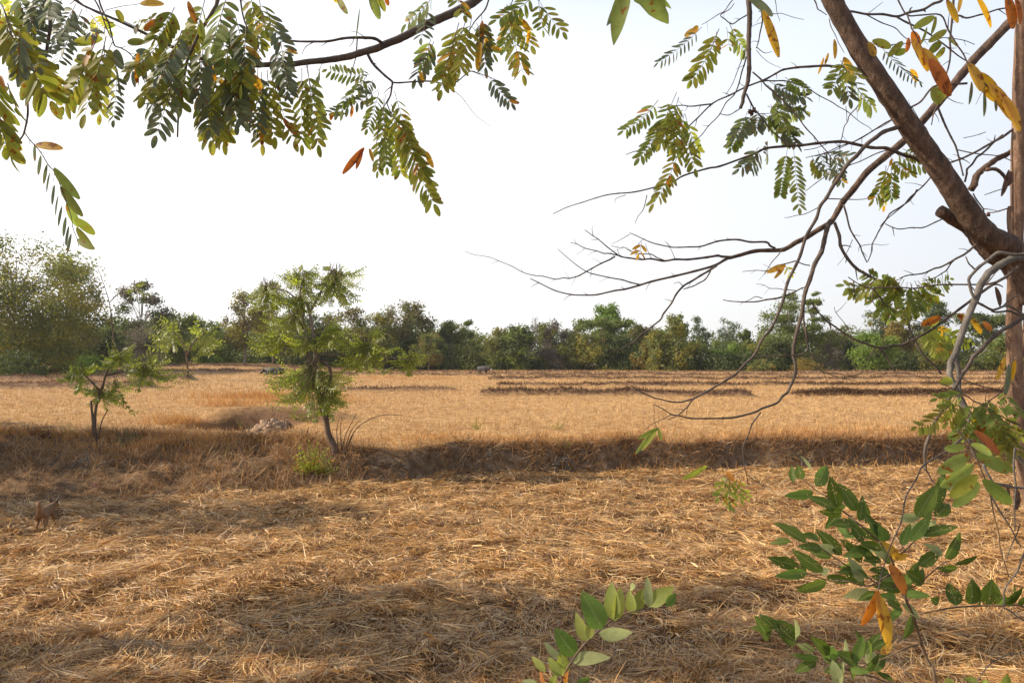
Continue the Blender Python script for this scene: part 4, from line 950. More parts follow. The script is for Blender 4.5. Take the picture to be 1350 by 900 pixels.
# second limb, from the upper right down to the long drooping twigs on the left
A = Limb('limb', 'bark_main')
A.p([(1420, -70), (1350, 14), (1327, 34), (1283, 80), (1250, 120), (1213, 163), (1187, 190), (1143, 227), (1112, 265), (1095, 293), (1063, 313), (1033, 329), (995, 331), (962, 340)], 13, 4.6, TD + .35, -.3, 8, .1, .05).done(label='long curving limb sweeping down to the left')
B = Limb()
B.p([(962, 340), (942, 350), (889, 364), (843, 376), (811, 383), (775, 389), (732, 383), (699, 367)], 3.8, 1.2, TD + .05, -.1)
B.p([(1022, 327), (1010, 319), (974, 316), (946, 318), (923, 325), (896, 326), (867, 322), (850, 316), (830, 307)], 3, 1, TD + .1, -.1)
B.p([(968, 339), (946, 337), (907, 342), (875, 344), (846, 342), (818, 338), (800, 325), (782, 311), (771, 303)], 3.6, 1, TD + .05, -.1)
B.p([(820, 338), (796, 334), (771, 327), (752, 320)], 1.8, .9, TD); B.p([(811, 338), (793, 347), (764, 363), (750, 367), (732, 368), (704, 363), (675, 351), (645, 339), (612, 331)], 2.2, .6, TD)
B.p([(843, 375), (821, 369), (782, 361), (761, 350), (735, 328)], 2, .8, TD); B.p([(945, 350), (924, 363), (901, 377), (885, 400), (871, 421), (853, 436), (835, 451), (818, 461), (803, 461), (795, 451), (794, 432)], 3, 1.1, TD + .02)
B.p([(937, 357), (930, 368), (914, 377), (901, 381)], 2, 1.4, TD); B.p([(875, 343), (858, 335), (837, 333), (823, 326), (806, 324)], 1.6, .7, TD); B.p([(836, 334), (845, 318), (850, 314)], 1.2, .6, TD)
B.p([(901, 378), (895, 372), (888, 374)], 1.2, .6, TD); B.p([(886, 397), (876, 394)], 1, .5, TD); B.p([(830, 309), (818, 316), (806, 322)], 1, .5, TD)
B.f(846, 320, 842, 334, 2, 13, TD, 3, .3).done(label='bare forked twigs reaching furthest left')
C = Limb()
C.p([(1205, 158), (1192, 163), (1165, 174), (1143, 190), (1117, 217), (1097, 247), (1081, 272), (1063, 311), (1049, 350), (1033, 393), (1017, 432), (995, 467), (971, 492), (942, 510), (917, 524), (896, 530), (871, 526), (846, 517), (832, 508)], 6, 1.2, TD - .12, -.2)
C.p([(917, 524), (907, 535), (894, 547), (880, 553)], 2.2, 1, TD - .3); C.p([(1033, 391), (1010, 395), (981, 398), (953, 395)], 2.6, 1, TD - .2); C.p([(1005, 393), (996, 391), (981, 398)], 1.2, .8, TD - .2)
C.p([(1033, 390), (1049, 384), (1062, 378), (1072, 358), (1078, 346)], 2.2, 1, TD - .18); C.p([(1049, 383), (1035, 382), (1015, 380), (997, 374)], 1.3, .6, TD - .2)
C.p([(1049, 344), (1024, 350), (1010, 357), (979, 358)], 1.8, .8, TD - .18); C.p([(1031, 328), (1018, 345), (1008, 362)], 1.6, .7, TD); C.p([(1068, 350), (1049, 344)], 1.5, 1.5, TD - .15)
C.l(1036, 350, 1012, 358, 9, TD - .2, 3).l(1034, 352, 1022, 366, 5, TD - .2, 3)
C.f(1036, 350, 1044, 362, 2, 9, TD - .2, 0).done(label='long thin branch hanging down to a forked tip over the field')
Dn = Limb()
Dn.p([(1095, 291), (1090, 303), (1083, 332), (1068, 368), (1059, 400), (1052, 432), (1046, 467), (1049, 492), (1038, 517), (1024, 531), (995, 543), (953, 551), (910, 551), (885, 546), (862, 533)], 6.5, 1.2, TD, -.2)
Dn.p([(1003, 543), (991, 560), (980, 588), (982, 617), (986, 640)], 2.2, .8, TD - .15); Dn.p([(885, 546), (870, 554), (850, 566)], 1.2, .7, TD - .2); Dn.p([(1062, 430), (1065, 460), (1056, 467), (1017, 469), (995, 472)], 2.6, 1.2, TD - .1)
Dn.p([(995, 472), (990, 463)], 1.2, .7, TD - .1); Dn.p([(1060, 400), (1060, 428), (1064, 445)], 2.6, 2, TD - .05); Dn.p([(1035, 462), (1020, 455), (1013, 447)], 1.2, .6, TD - .1); Dn.p([(1065, 462), (1075, 475), (1090, 485)], 1.2, .6, TD)
Dn.p([(985, 625), (1000, 636), (1016, 642)], 1, .5, TD - .15); Dn.p([(982, 617), (970, 625), (960, 628)], 1, .5, TD - .15)
for q in [(958, 630, 948, 655, 14), (962, 630, 962, 662, 14), (970, 628, 976, 655, 12), (958, 628, 966, 668, 11), (975, 630, 986, 656, 10), (962, 628, 946, 640, 10)]: Dn.f(q[0], q[1], q[2], q[3], 3, q[4], TD - .15, 6, .5, odd=.25)
Dn.l(958, 622, 968, 634, 8, TD - .15, 4)
Dn.p([(862, 533), (862, 552), (866, 566)], 1, .5, TD - .2)
Dn.l(868, 564, 842, 578, 6, TD - .2, 6).l(866, 566, 846, 592, 7, TD - .2, 6).l(868, 564, 872, 580, 5, TD - .2, 6).l(860, 568, 838, 600, 5, TD - .2, 1).l(932, 614, 902, 632, 8, TD - .2, 6)
Dn.p([(935, 612), (932, 614)], .8, .5, TD - .2).done(label='second drooping branch ending in a small yellow green leaf cluster')
E = Limb()
E.p([(1100, 293), (1108, 324), (1128, 353), (1155, 369), (1182, 388), (1196, 417), (1206, 448), (1221, 472), (1241, 493)], 4.4, 2.6, TD - .1); E.p([(1069, 398), (1082, 415), (1093, 425), (1124, 446), (1159, 458), (1186, 455), (1217, 441), (1244, 423), (1283, 394), (1326, 365), (1342, 352)], 1.8, 4, TD - .2, .1)
E.p([(1287, 322), (1270, 336), (1260, 341), (1240, 352), (1225, 357), (1205, 362), (1186, 367)], 3.2, 1.4, TD - .2); E.p([(1260, 341), (1248, 356), (1236, 364), (1216, 370)], 2, 1, TD - .2)
E.p([(1118, 365), (1135, 376), (1151, 380), (1206, 380), (1252, 375), (1291, 375), (1312, 372)], 1.3, 2.6, TD - .22); E.p([(1151, 380), (1150, 395), (1155, 403), (1162, 398), (1166, 385)], 1.6, .8, TD - .2)
E.p([(1151, 380), (1168, 402), (1190, 420), (1215, 425)], 2.2, 1.2, TD - .2); E.p([(1209, 250), (1198, 265), (1174, 281), (1159, 304), (1150, 322), (1144, 345)], 2.4, 1.2, TD)
E.p([(1112, 270), (1120, 300), (1134, 324), (1143, 346)], 2.6, 1.4, TD); E.p([(1167, 295), (1186, 302), (1217, 300), (1244, 288)], 1.2, 1.8, TD); E.p([(1134, 324), (1155, 322), (1172, 322)], 1, .5, TD); E.p([(1124, 316), (1112, 340), (1104, 350)], 1, .5, TD)
E.p([(1123, 445), (1102, 412), (1100, 404)], 1.2, .6, TD - .15); E.p([(1102, 412), (1116, 398)], .9, .5, TD - .15); E.p([(1110, 500), (1135, 492), (1150, 466), (1153, 455)], .8, 1.2, TD); E.p([(1060, 480), (1085, 490), (1110, 498), (1130, 503)], 1.1, .8, TD)
for q in [(1186, 368, 1114, 376), (1186, 368, 1140, 358), (1190, 366, 1152, 395), (1192, 368, 1160, 412), (1196, 372, 1190, 418), (1200, 372, 1212, 408), (1206, 370, 1226, 400), (1210, 370, 1238, 388), (1216, 366, 1252, 368), (1180, 372, 1172, 420), (1176, 366, 1120, 385), (1202, 374, 1203, 420), (1170, 360, 1180, 380)]:
    E.f(q[0], q[1], q[2], q[3], 8, 14, TD - .2, random.choice([0, 1]), .4, .12)
E.done(label='looping twigs left of the trunk with a fan of green leaves')
G = Limb()
G.p([(1213, 160), (1200, 140), (1183, 153), (1150, 173), (1123, 188), (1097, 200), (1075, 206)], 1, 1, TD)
G.p([(1275, 110), (1230, 115), (1202, 141), (1183, 154), (1150, 173), (1123, 188), (1090, 201), (1062, 208)], 3, 1, TD + .1)
G.p([(1230, 222), (1193, 205), (1167, 195), (1123, 189), (1077, 189), (1033, 193), (1000, 200), (983, 207), (933, 222), (887, 240), (837, 253), (800, 257), (767, 267), (729, 282)], 5, 1, TD - .05, .1)
G.p([(853, 257), (847, 278), (837, 295)], 1.4, .7, TD); G.p([(825, 257), (812, 262), (811, 268)], 1, .5, TD); G.p([(1336, 170), (1310, 187), (1287, 200), (1257, 213), (1233, 227), (1200, 260), (1180, 280), (1160, 299)], 3.4, 1, TD)
G.p([(1180, 195), (1150, 205), (1120, 218), (1090, 232), (1062, 252)], 1.6, 1, TD + .02); G.p([(1092, 262), (1120, 263), (1150, 260)], 1.6, .8, TD + .1); G.p([(1078, 274), (1050, 284), (1034, 287)], 1.2, .6, TD)
for q in [(1038, 196, 1028, 258), (1046, 194, 1054, 274)]: G.f(q[0], q[1], q[2], q[3], 10, 13, TD - .05, 1, .35, .03)
for q in [(1000, 194, 975, 222), (1002, 196, 988, 222), (1012, 186, 1010, 205)]: G.f(q[0], q[1], q[2], q[3], 4, 14, TD, 2, .4)
for q in [(1078, 198, 1100, 232), (1070, 205, 1085, 228), (1100, 200, 1110, 240), (1085, 200, 1120, 205)]: G.f(q[0], q[1], q[2], q[3], 5, 13, TD, random.choice([2, 0]), .5, odd=.2)
for q in [(1172, 218, 1152, 262), (1175, 220, 1175, 260), (1168, 218, 1165, 270), (1178, 200, 1228, 218), (1172, 204, 1200, 228), (1190, 196, 1226, 205)]: G.f(q[0], q[1], q[2], q[3], 6, 13, TD, random.choice([0, 1]), .4, odd=.1)
G.done(label='thin arching branch crossing behind the thick limb')
Hh = Limb()
Hh.p([(1140, 96), (1133, 92), (1100, 88), (1067, 88), (1033, 92), (1023, 97), (983, 115), (940, 136), (900, 173), (857, 197), (825, 204)], 4, 1, TD - .05, .1)
Hh.p([(940, 137), (915, 140), (900, 139), (867, 142)], 2.2, 1, TD); Hh.p([(992, 95), (1010, 113), (1033, 133), (1050, 152), (1073, 180), (1090, 200), (1100, 215)], 2.2, 1.2, TD - .05); Hh.p([(1004, 108), (1020, 107), (1040, 108), (1067, 118), (1097, 135), (1117, 147), (1137, 163), (1150, 172)], 2, .7, TD)
Hh.p([(1000, 150), (1017, 173), (1037, 193)], 1.8, 1.4, TD); Hh.p([(1090, 190), (1060, 198)], 1, 1, TD)
Hh.p([(987, -70), (987, 0), (988, 33), (987, 67), (986, 107), (980, 128), (976, 143)], 7.5, 4.5, TD - .15, .05); Hh.p([(984, 124), (990, 136), (1000, 150), (1017, 173), (1037, 193)], 2.4, 1.4, TD - .1)
Hh.p([(984, 75), (978, 95), (968, 125), (948, 152), (925, 178), (909, 194)], 2, 1, TD - .1); Hh.p([(986, 60), (970, 100), (957, 125)], 1.2, .8, TD - .1); Hh.p([(985, 20), (965, 32), (950, 20), (968, 5)], 1.8, 1, TD - .1); Hh.p([(970, -5), (955, 15), (940, 24), (925, 33)], 1.4, .7, TD)
Hh.p([(1002, 5), (1005, 30), (1000, 55), (997, 64)], 2.4, 1.2, TD - .1); Hh.p([(997, 62), (1008, 70), (1018, 68)], 1.2, .6, TD - .1); Hh.p([(1000, 15), (1030, 18), (1060, 26)], 1, .6, TD); Hh.p([(1019, -10), (1024, 15), (1028, 28)], 1.2, .6, TD); Hh.p([(976, 143), (960, 152), (948, 150)], 1.6, 1, TD - .1)
Hh.p([(997, 66), (1010, 80), (1030, 90)], .8, .5, TD)
for q in [(948, 38, 912, 105, 8, 18), (945, 42, 935, 70, 4, 14), (962, 32, 984, 68, 5, 15), (958, 36, 962, 62, 3, 13)]: Hh.f(q[0], q[1], q[2], q[3], q[4], q[5], TD - .1, random.choice([0, 0, 1]), .4, odd=.1)
Hh.f(925, 36, 868, 82, 9, 12, TD, 2, .8, .05, .2).l(918, 38, 902, 48, 8, TD, 3).l(920, 34, 914, 44, 8, TD, 3)
for q in [(892, 122, 843, 208, 12), (868, 132, 822, 172, 8), (895, 128, 870, 190, 9), (902, 150, 890, 200, 7), (905, 172, 862, 268, 10), (903, 150, 920, 200, 6), (905, 178, 916, 222, 5), (885, 160, 868, 170, 4), (900, 145, 862, 172, 5), (893, 140, 885, 195, 7)]: Hh.f(q[0], q[1], q[2], q[3], q[4], 15, TD - .05, random.choice([0, 0, 1]), .4, .08, odd=.06, oddcol=4)
Hh.l(888, 215, 896, 228, 8, TD, 4).l(884, 232, 880, 250, 9, TD, 4)
for q in [(985, 148, 964, 194, 9), (992, 150, 968, 178, 7), (1000, 146, 997, 172, 6), (1006, 150, 1052, 172, 9), (1012, 140, 1060, 148, 8), (1016, 138, 1050, 190, 9), (1012, 112, 1060, 148, 9), (1015, 108, 1062, 128, 8), (1035, 102, 1062, 118, 6), (1004, 150, 1040, 186, 8), (1022, 130, 1038, 170, 7)]: Hh.f(q[0], q[1], q[2], q[3], q[4], 14, TD, random.choice([1, 2, 1]), .4, .06)
Hh.l(1006, 14, 1028, 74, 12, TD - .3, 3, 'ellipse', .3, .08).l(986, -5, 1020, 20, 12, TD - .2, 2)
Hh.done(label='upper thin branch with green pinnate leaves and a hanging stem')
# brown gall where the stem ends
mb = MB(); c = at(992, 147, TD - .1)
for i in range(26):
    d_ = Vector((random.gauss(0, 1), random.gauss(0, 1), random.gauss(0, 1))).normalized(); leaf(mb, c, c + d_ * .018, (random.random(), -1, .3), .011, .3, .3, 0, 3)
mb.build('dry_flower_head', M['wood_cut'], tree)
K = Limb()
K.p([(1080, -20), (1092, -2), (1107, 13), (1143, 19), (1183, 22), (1217, 13), (1240, 2), (1262, -16)], 2, 4, TD); K.p([(1183, 23), (1217, 40), (1250, 63), (1273, 80)], 2.6, 1.6, TD); K.p([(1143, 20), (1180, 37), (1200, 55)], 1.6, 1, TD)
K.p([(1258, -20), (1257, 0), (1255, 27), (1253, 67), (1250, 90), (1240, 130), (1228, 165)], 3.6, 1.4, TD + .05); K.p([(1157, 62), (1187, 58), (1217, 53), (1247, 50), (1285, 59)], 1.4, 1, TD); K.p([(1237, 143), (1247, 167), (1260, 193), (1270, 232)], 3, 2, TD + .1); K.p([(1256, 20), (1275, 24), (1300, 18), (1335, 10)], 2.4, 2, TD)
K.p([(1260, 197), (1290, 203), (1333, 212)], 1.6, 1.2, TD); K.p([(1270, 182), (1300, 174), (1290, 178)], 1, .6, TD); K.p([(1240, 124), (1258, 134), (1270, 137)], 1.4, .6, TD); K.p([(1143, 19), (1160, 6), (1164, 3)], 1, .6, TD)
K.p([(1093, 25), (1102, 48), (1113, 70)], 1.2, .8, TD); K.p([(1137, 130), (1120, 152), (1113, 167), (1107, 193), (1108, 217)], 1.6, .8, TD + .05); K.p([(1115, 140), (1116, 160)], 1, .6, TD); K.p([(1070, -5), (1078, 12), (1090, 20)], 2, 1, TD)
for q in [(1112, 76, 1096, 118, 6, 18, 1), (1108, 80, 1132, 100, 5, 17, 0), (1118, 92, 1150, 140, 6, 20, 1), (1112, 90, 1120, 130, 4, 16, 2)]: K.f(q[0], q[1], q[2], q[3], q[4], q[5], TD - .3, q[6], .35)
K.l(1100, 52, 1102, 76, 6, TD, 3).l(1092, 70, 1088, 85, 4, TD, 3).l(1086, 76, 1080, 97, 4, TD, 3).l(1144, 56, 1154, 74, 11, TD - .2, 3).l(1112, 76, 1126, 100, 10, TD - .2, 3)
for q in [(1150, 54, 1176, 62, 12), (1232, 22, 1206, 36, 11), (1234, 22, 1230, 44, 6), (1248, 40, 1225, 55, 10), (1222, 36, 1216, 58, 5), (1240, 55, 1226, 70, 11), (1250, 52, 1266, 62, 8), (1245, 62, 1234, 78, 10), (1190, 55, 1172, 74, 10), (1195, 66, 1180, 72, 9)]: K.l(q[0], q[1], q[2], q[3], q[4], TD - .2, random.choice([0, 0, 6]))
K.f(1160, 60, 1212, 108, 9, 12, TD - .1, 2, .9, .05, .18).l(1200, 92, 1211, 108, 10, TD, 3).l(1232, 115, 1238, 137, 18, TD - .25, 0).l(1240, 112, 1244, 130, 12, TD - .25, 0)
K.done(label='fine twigs at the top right with small green leaflets')
# big yellow leaves, closer to the viewer
Y = Limb(); yd = 1.75
Y.p([(1196, 20), (1202, 38), (1210, 52), (1228, 85), (1248, 112)], 2, 1.2, yd); Y.p([(1262, 60), (1276, 84), (1300, 112), (1340, 150)], 2, 1.4, yd); Y.p([(1262, 60), (1240, 20), (1196, 20), (1170, -30)], 2, 2, yd)
Y.l(1202, 42, 1212, 68, 15, yd, 4).l(1202, 52, 1226, 92, 15, yd, 3).l(1216, 64, 1246, 110, 18, yd, 3).l(1226, 78, 1254, 126, 17, yd - .02, 4).l(1238, 92, 1248, 120, 10, yd, 3)
Y.l(1277, 84, 1296, 118, 20, yd, 3).l(1288, 96, 1318, 134, 19, yd, 3).l(1304, 110, 1338, 156, 20, yd - .02, 3).l(1318, 122, 1348, 170, 18, yd - .03, 3).l(1281, 108, 1280, 136, 5, yd, 2).l(1297, 120, 1300, 152, 6, yd, 2).l(1312, 130, 1314, 146, 4, yd, 2)
Y.l(1286, -6, 1311, 35, 12, yd, 3).l(1248, 0, 1264, 30, 9, yd, 3).l(1268, -8, 1264, 14, 5, yd, 3).l(1327, -6, 1338, 36, 15, yd, 4).l(1338, -4, 1348, 30, 12, yd, 4).l(1198, 50, 1196, 68, 8, yd, 4)
Y.done(label='twig bearing large spotted yellow leaves at the top right')
# pale grey climbing stems by the trunk
V_ = Limb('climbing_stem', 'bark_grey'); vd = 2.55
V_.p([(1420, 350), (1375, 336), (1350, 341), (1333, 342), (1317, 350), (1303, 360), (1293, 375), (1285, 397), (1275, 420), (1267, 443), (1260, 465), (1253, 478), (1252, 493), (1260, 513), (1274, 539), (1285, 552), (1297, 562), (1312, 574), (1330, 592), (1360, 620)], 10.5, 5.5, vd, -.25, 9, .14, .08)
V_.p([(1259, 470), (1264, 503), (1268, 541), (1273, 567), (1285, 600), (1300, 615)], 6, 3.5, vd - .06, 0, 7, .14); V_.p([(1276, 540), (1276, 560), (1270, 572), (1272, 580)], 4, 3, vd - .1, 0, 7)
V_.done(label='smooth grey woody climber twisting down beside the trunk')
V2 = Limb('climbing_stem', 'bark_grey')
V2.p([(1400, 330), (1350, 335), (1317, 333), (1300, 345), (1278, 366), (1280, 383), (1288, 398), (1307, 408), (1327, 403), (1350, 415), (1372, 426)], 5, 2.4, vd - .1, 0, 7); V2.p([(1287, 357), (1277, 347), (1273, 338)], 2.4, 1.6, vd - .1); V2.p([(1307, 410), (1330, 410), (1350, 417)], 2.6, 3, vd - .08); V2.p([(1322, 404), (1337, 392), (1343, 388)], 2, 1.2, vd - .08); V2.done(label='thinner grey climber making a loop left of the trunk')
V3 = Limb('climbing_stem', 'bark_twig')
V3.p([(1400, 385), (1350, 418), (1327, 432), (1300, 453), (1283, 470), (1270, 492), (1256, 516), (1243, 539), (1226, 572), (1219, 598), (1220, 620)], 5.5, 4, vd - .15, -.1, 7, .14, .12)
V3.p([(1269, 577), (1254, 590), (1238, 600), (1215, 616), (1196, 651), (1188, 688), (1173, 722), (1158, 779)], 3, 1.2, vd - .4, -.3); V3.p([(1220, 618), (1228, 632), (1236, 640)], 2.4, 1.2, vd - .2)
V3.l(1157, 778, 1140, 826, 18, vd - .75, 4).l(1156, 782, 1176, 852, 20, vd - .75, 3).l(1172, 744, 1197, 783, 18, vd - .75, 4).done(label='brown hanging climber with big yellow leaves at its tip')
V4 = Limb('branch', 'bark_main')
V4.p([(1350, 197), (1333, 200), (1317, 208), (1300, 220), (1287, 233), (1280, 250)], 6, 9, TD + .05, 0, 8); V4.p([(1350, 202), (1400, 190)], 6, 6, TD + .05); V4.p([(1300, 224), (1312, 223), (1322, 230), (1328, 240)], 5, 4, TD + .02); 
V5 = Limb(); V5.p([(1272, 240), (1275, 223), (1288, 207), (1303, 195), (1322, 178)], 2.6, 2.6, TD).done(); V6 = Limb(); V6.p([(1283, 255), (1296, 275), (1300, 292), (1299, 320)], 1.8, 1.6, TD - .1).done()
V4.p([(1331, 274), (1318, 278), (1303, 280)], 2, 1, TD); V4.p([(1298, 257), (1312, 252), (1322, 249)], 1, 1.2, TD); V4.done(label='short curved branch hooked onto the trunk')
mb = MB(); c = at(1302, 280, TD)
tube(mb, [c, c + Vector((.004, 0, -.006)), c + Vector((.002, 0, -.014))], .004, .008, 8, 4); mb.build('fruit', M['stem_red'], tree)
# dry pods near the trunk
mb = MB()
for (a, b_, w) in [((1312, 378), (1320, 404), 7), ((1330, 224), (1322, 258), 7), ((1332, 226), (1330, 245), 8), ((1338, 640), (1342, 672), 9), ((1328, 640), (1330, 664), 5)]:
    mb = MB(); leaf(mb, at(*a, TD - .15), at(*b_, TD - .15), (0, -1, .2), w / F * TD, .5, .1, 0, 6); mb.build('dry_pod', M['wood_cut'], tree)
# leafy twigs right of the loops, low by the trunk
Q = Limb(); qd = 2.3
Q.p([(1330, 560), (1300, 535), (1275, 522), (1240, 505)], 2, 1.4, qd); Q.p([(1300, 535), (1316, 520), (1330, 500), (1336, 470)], 1.6, 1, qd); Q.p([(1262, 497), (1290, 508), (1325, 516)], 1.4, 1, qd); Q.p([(1345, 560), (1320, 548), (1296, 540)], 2, 1, qd)
for q in [(1262, 520, 1208, 562, 11, 15), (1266, 528, 1250, 555, 6, 15), (1290, 530, 1300, 560, 6, 15), (1296, 530, 1322, 560, 8, 17), (1300, 532, 1342, 592, 9, 18), (1302, 528, 1330, 530, 6, 16), (1285, 525, 1262, 575, 7, 17), (1310, 545, 1316, 590, 7, 18), (1272, 516, 1236, 525, 6, 14), (1320, 510, 1346, 545, 7, 16), (1305, 520, 1290, 575, 7, 16), (1325, 545, 1345, 575, 6, 15), (1330, 560, 1322, 610, 6, 17)]: Q.f(q[0], q[1], q[2], q[3], q[4], q[5], qd, random.choice([0, 1, 1]), .4)
for q in [(1238, 505, 1258, 500, 12, 0), (1294, 540, 1284, 556, 10, 3), (1312, 536, 1300, 566, 12, 3), (1325, 470, 1316, 500, 8, 3), (1330, 480, 1328, 520, 8, 2), (1338, 475, 1332, 505, 7, 3), (1300, 545, 1290, 575, 11, 4)]: Q.l(q[0], q[1], q[2], q[3], q[4], qd, q[5])
Q.done(label='leafy twigs crowding the trunk just above the bank line')
Q2 = Limb(); 
for q in [(1218, 428, 1252, 462, 9, 13), (1222, 424, 1262, 440, 8, 12), (1215, 430, 1240, 468, 7, 12), (1235, 428, 1280, 452, 7, 10)]: Q2.f(q[0], q[1], q[2], q[3], q[4], q[5], TD, 6, .3, odd=.3)
Q2.p([(1258, 412), (1240, 418), (1222, 424), (1216, 428)], 1.4, 1, TD); Q2.l(1240, 418, 1216, 428, 10, TD, 4).l(1262, 414, 1280, 424, 8, TD, 3).l(1280, 420, 1296, 440, 9, TD, 3).l(1296, 424, 1308, 436, 8, TD, 4).l(1262, 414, 1272, 422, 7, TD, 4)
Q2.p([(1258, 412), (1280, 420), (1300, 428)], 1.2, .8, TD).done(label='small autumn coloured spray of yellow and rusty leaflets')
# the big green pinnate leaf in front of the bank
Q3 = Limb('leafy_twig', 'stem_brown'); gd = 1.35
Q3.p([(1262, 566), (1275, 582), (1290, 610), (1305, 650), (1316, 700), (1330, 760)], 2.4, 1.4, gd)
for q in [(1272, 589, 1246, 592, 12), (1277, 600, 1240, 622, 18), (1283, 612, 1244, 642, 18), (1288, 626, 1254, 656, 17), (1291, 636, 1258, 668, 17), (1280, 586, 1312, 598, 13), (1286, 598, 1332, 622, 17), (1296, 632, 1336, 666, 18)]: Q3.l(q[0], q[1], q[2], q[3], q[4], gd + random.uniform(-.04, .04), random.choice([1, 0]), curl=.12)
Q3.l(1284, 568, 1320, 598, 16, gd, 4)
Q3.done(label='drooping stem with large oval green leaflets and one rusty leaf')
Q4 = Limb('branch', 'bark_grey'); Q4.p([(1296, 612), (1310, 636), (1330, 642), (1365, 646)], 3.4, 2.4, 1.9); Q4.p([(1305, 650), (1316, 670), (1335, 700), (1346, 720)], 2.4, 1.4, 1.9); Q4.p([(1345, 690), (1332, 722), (1327, 740)], 1.6, 1, 1.9); Q4.p([(1368, 700), (1346, 740), (1325, 775), (1323, 800), (1345, 815), (1370, 822)], 2.4, 1.6, 1.9); Q4.p([(1370, 860), (1330, 862), (1305, 875), (1288, 900), (1280, 930)], 1.4, 1.2, 1.9); Q4.p([(1338, 590), (1339, 640), (1338, 700)], 3, 1.5, 2.0)
Q4.done(label='thin stray twigs crossing the lower right corner')

# ------------------------------------------------------------------ overhanging boughs at the top left
LD = 2.0
def bough(label, x, y, d): return empty('overhanging_branch', at(x, y, d), label, 'branch', 'branches hanging into the top of the view')
def limb_on(root, label=None, name='branch'):
    L_ = Limb(name); L_.root = root; return L_
ob = bough('long arching brown bough with hanging leaf sprays across the top left', 628, -5, 2.4)
L1 = limb_on(ob)
L1.p([(760, -150), (690, -60), (628, 0), (602, 15), (564, 32), (527, 51), (496, 64), (462, 74), (425, 80), (383, 85), (341, 86), (300, 84), (264, 77), (227, 62), (170, 34), (113, 9), (80, -12)], 13, 2, 2.5, -.5, 9, .08, .04)
L1.p([(504, 57), (494, 51), (481, 50), (451, 51), (413, 55), (376, 52), (341, 49), (315, 40)], 4.4, 1.4, 2.3, -.1); L1.p([(415, 55), (403, 62), (398, 72)], 1.4, .7, 2.2); L1.p([(471, 50), (469, 75), (462, 100)], 2, 1, 2.3)
L1.done(ob)
L2 = limb_on(ob)
L2.p([(485, 72), (496, 89), (517, 108), (515, 125), (510, 136)], 4, 2, 2.3); L2.p([(517, 109), (545, 108), (583, 110), (602, 108), (621, 94), (640, 100), (663, 110)], 2.4, .8, 2.3); L2.p([(587, 111), (604, 124), (621, 145), (647, 167)], .9, .4, 2.3)
L2.p([(510, 136), (524, 160), (545, 190), (560, 220)], 1.6, .8, 2.3); L2.p([(512, 130), (500, 150), (496, 190)], 1.4, .8, 2.3)
for q in [(508, 125, 498, 225, 12, 14, 0), (500, 120, 484, 170, 8, 13, 1), (516, 138, 572, 268, 13, 21, 0), (518, 140, 528, 230, 9, 17, 0), (528, 160, 562, 232, 8, 18, 0), (505, 130, 510, 220, 8, 14, 1), (500, 118, 432, 150, 8, 13, 2), (488, 98, 432, 92, 8, 13, 1), (484, 100, 450, 138, 7, 14, 1), (492, 105, 478, 120, 4, 12, 2), (644, 100, 674, 136, 6, 14, 2), (480, 90, 470, 110, 4, 10, 2), (520, 120, 545, 200, 8, 15, 0)]: L2.f(q[0], q[1], q[2], q[3], q[4], q[5], 2.3, q[6], .4, .05, odd=.05, oddcol=4)
L2.l(480, 195, 452, 228, 9, 2.3, 4).l(478, 196, 470, 222, 6, 2.3, 4).l(562, 200, 570, 220, 8, 2.3, 3).l(524, 178, 532, 196, 8, 2.3, 4).l(487, 196, 492, 212, 5, 2.3, 3).l(455, 150, 433, 151, 7, 2.3, 0).l(490, 135, 474, 136, 6, 2.3, 0)
L2.done(ob)
L3 = limb_on(ob)
for q in [(405, 86, 420, 190, 8, 20, 0), (398, 90, 398, 190, 7, 19, 0), (405, 92, 424, 170, 6, 18, 1), (352, 92, 362, 180, 9, 20, 0), (345, 95, 346, 190, 8, 19, 0), (358, 100, 388, 185, 7, 18, 0), (340, 90, 336, 170, 7, 20, 2), (424, 84, 408, 130, 5, 14, 2), (362, 60, 378, 120, 9, 16, 2), (370, 55, 384, 128, 9, 16, 2)]: L3.f(q[0], q[1], q[2], q[3], q[4], q[5], 2.1, q[6], .45, .05, odd=.05, oddcol=4)
L3.l(330, 98, 344, 118, 14, 2.0, 3).l(326, 128, 328, 160, 12, 2.0, 4).l(373, 156, 392, 180, 8, 2.1, 4).l(344, 160, 346, 192, 7, 2.1, 4)
L3.p([(405, 84), (404, 90)], 1, .8, 2.1); L3.done(ob)
L4 = limb_on(ob)
for q in [(616, 20, 582, 118, 9, 20, 0), (605, 30, 580, 108, 7, 20, 0), (622, 22, 606, 95, 7, 18, 0), (575, -10, 536, 32, 6, 18, 1), (565, 10, 555, 50, 4, 16, 2), (572, 55, 548, 104, 6, 17, 2), (568, 52, 556, 84, 4, 16, 1), (635, 20, 640, 88, 7, 16, 2), (628, 30, 650, 70, 5, 15, 0), (668, 6, 690, 98, 8, 20, 0), (680, 8, 664, 60, 6, 17, 1), (672, 4, 700, 60, 5, 18, 0), (705, -6, 655, 26, 6, 18, 1), (712, 4, 742, 42, 4, 16, 0), (710, 2, 716, 40, 4, 15, 1), (600, -12, 612, 20, 4, 18, 0)]: L4.f(q[0], q[1], q[2], q[3], q[4], q[5], 2.3, q[6], .45, .05, odd=.08)
L4.l(597, 62, 594, 100, 9, 2.3, 4).l(596, 90, 600, 114, 7, 2.3, 4).l(636, 28, 634, 60, 8, 2.3, 4).l(634, 56, 628, 92, 9, 2.3, 3).l(640, 50, 646, 70, 8, 2.3, 3).l(682, 25, 700, 40, 11, 2.3, 3).l(682, 68, 680, 100, 9, 2.3, 3).l(697, 40, 696, 58, 6, 2.3, 3).l(688, 72, 696, 98, 8, 2.3, 3)
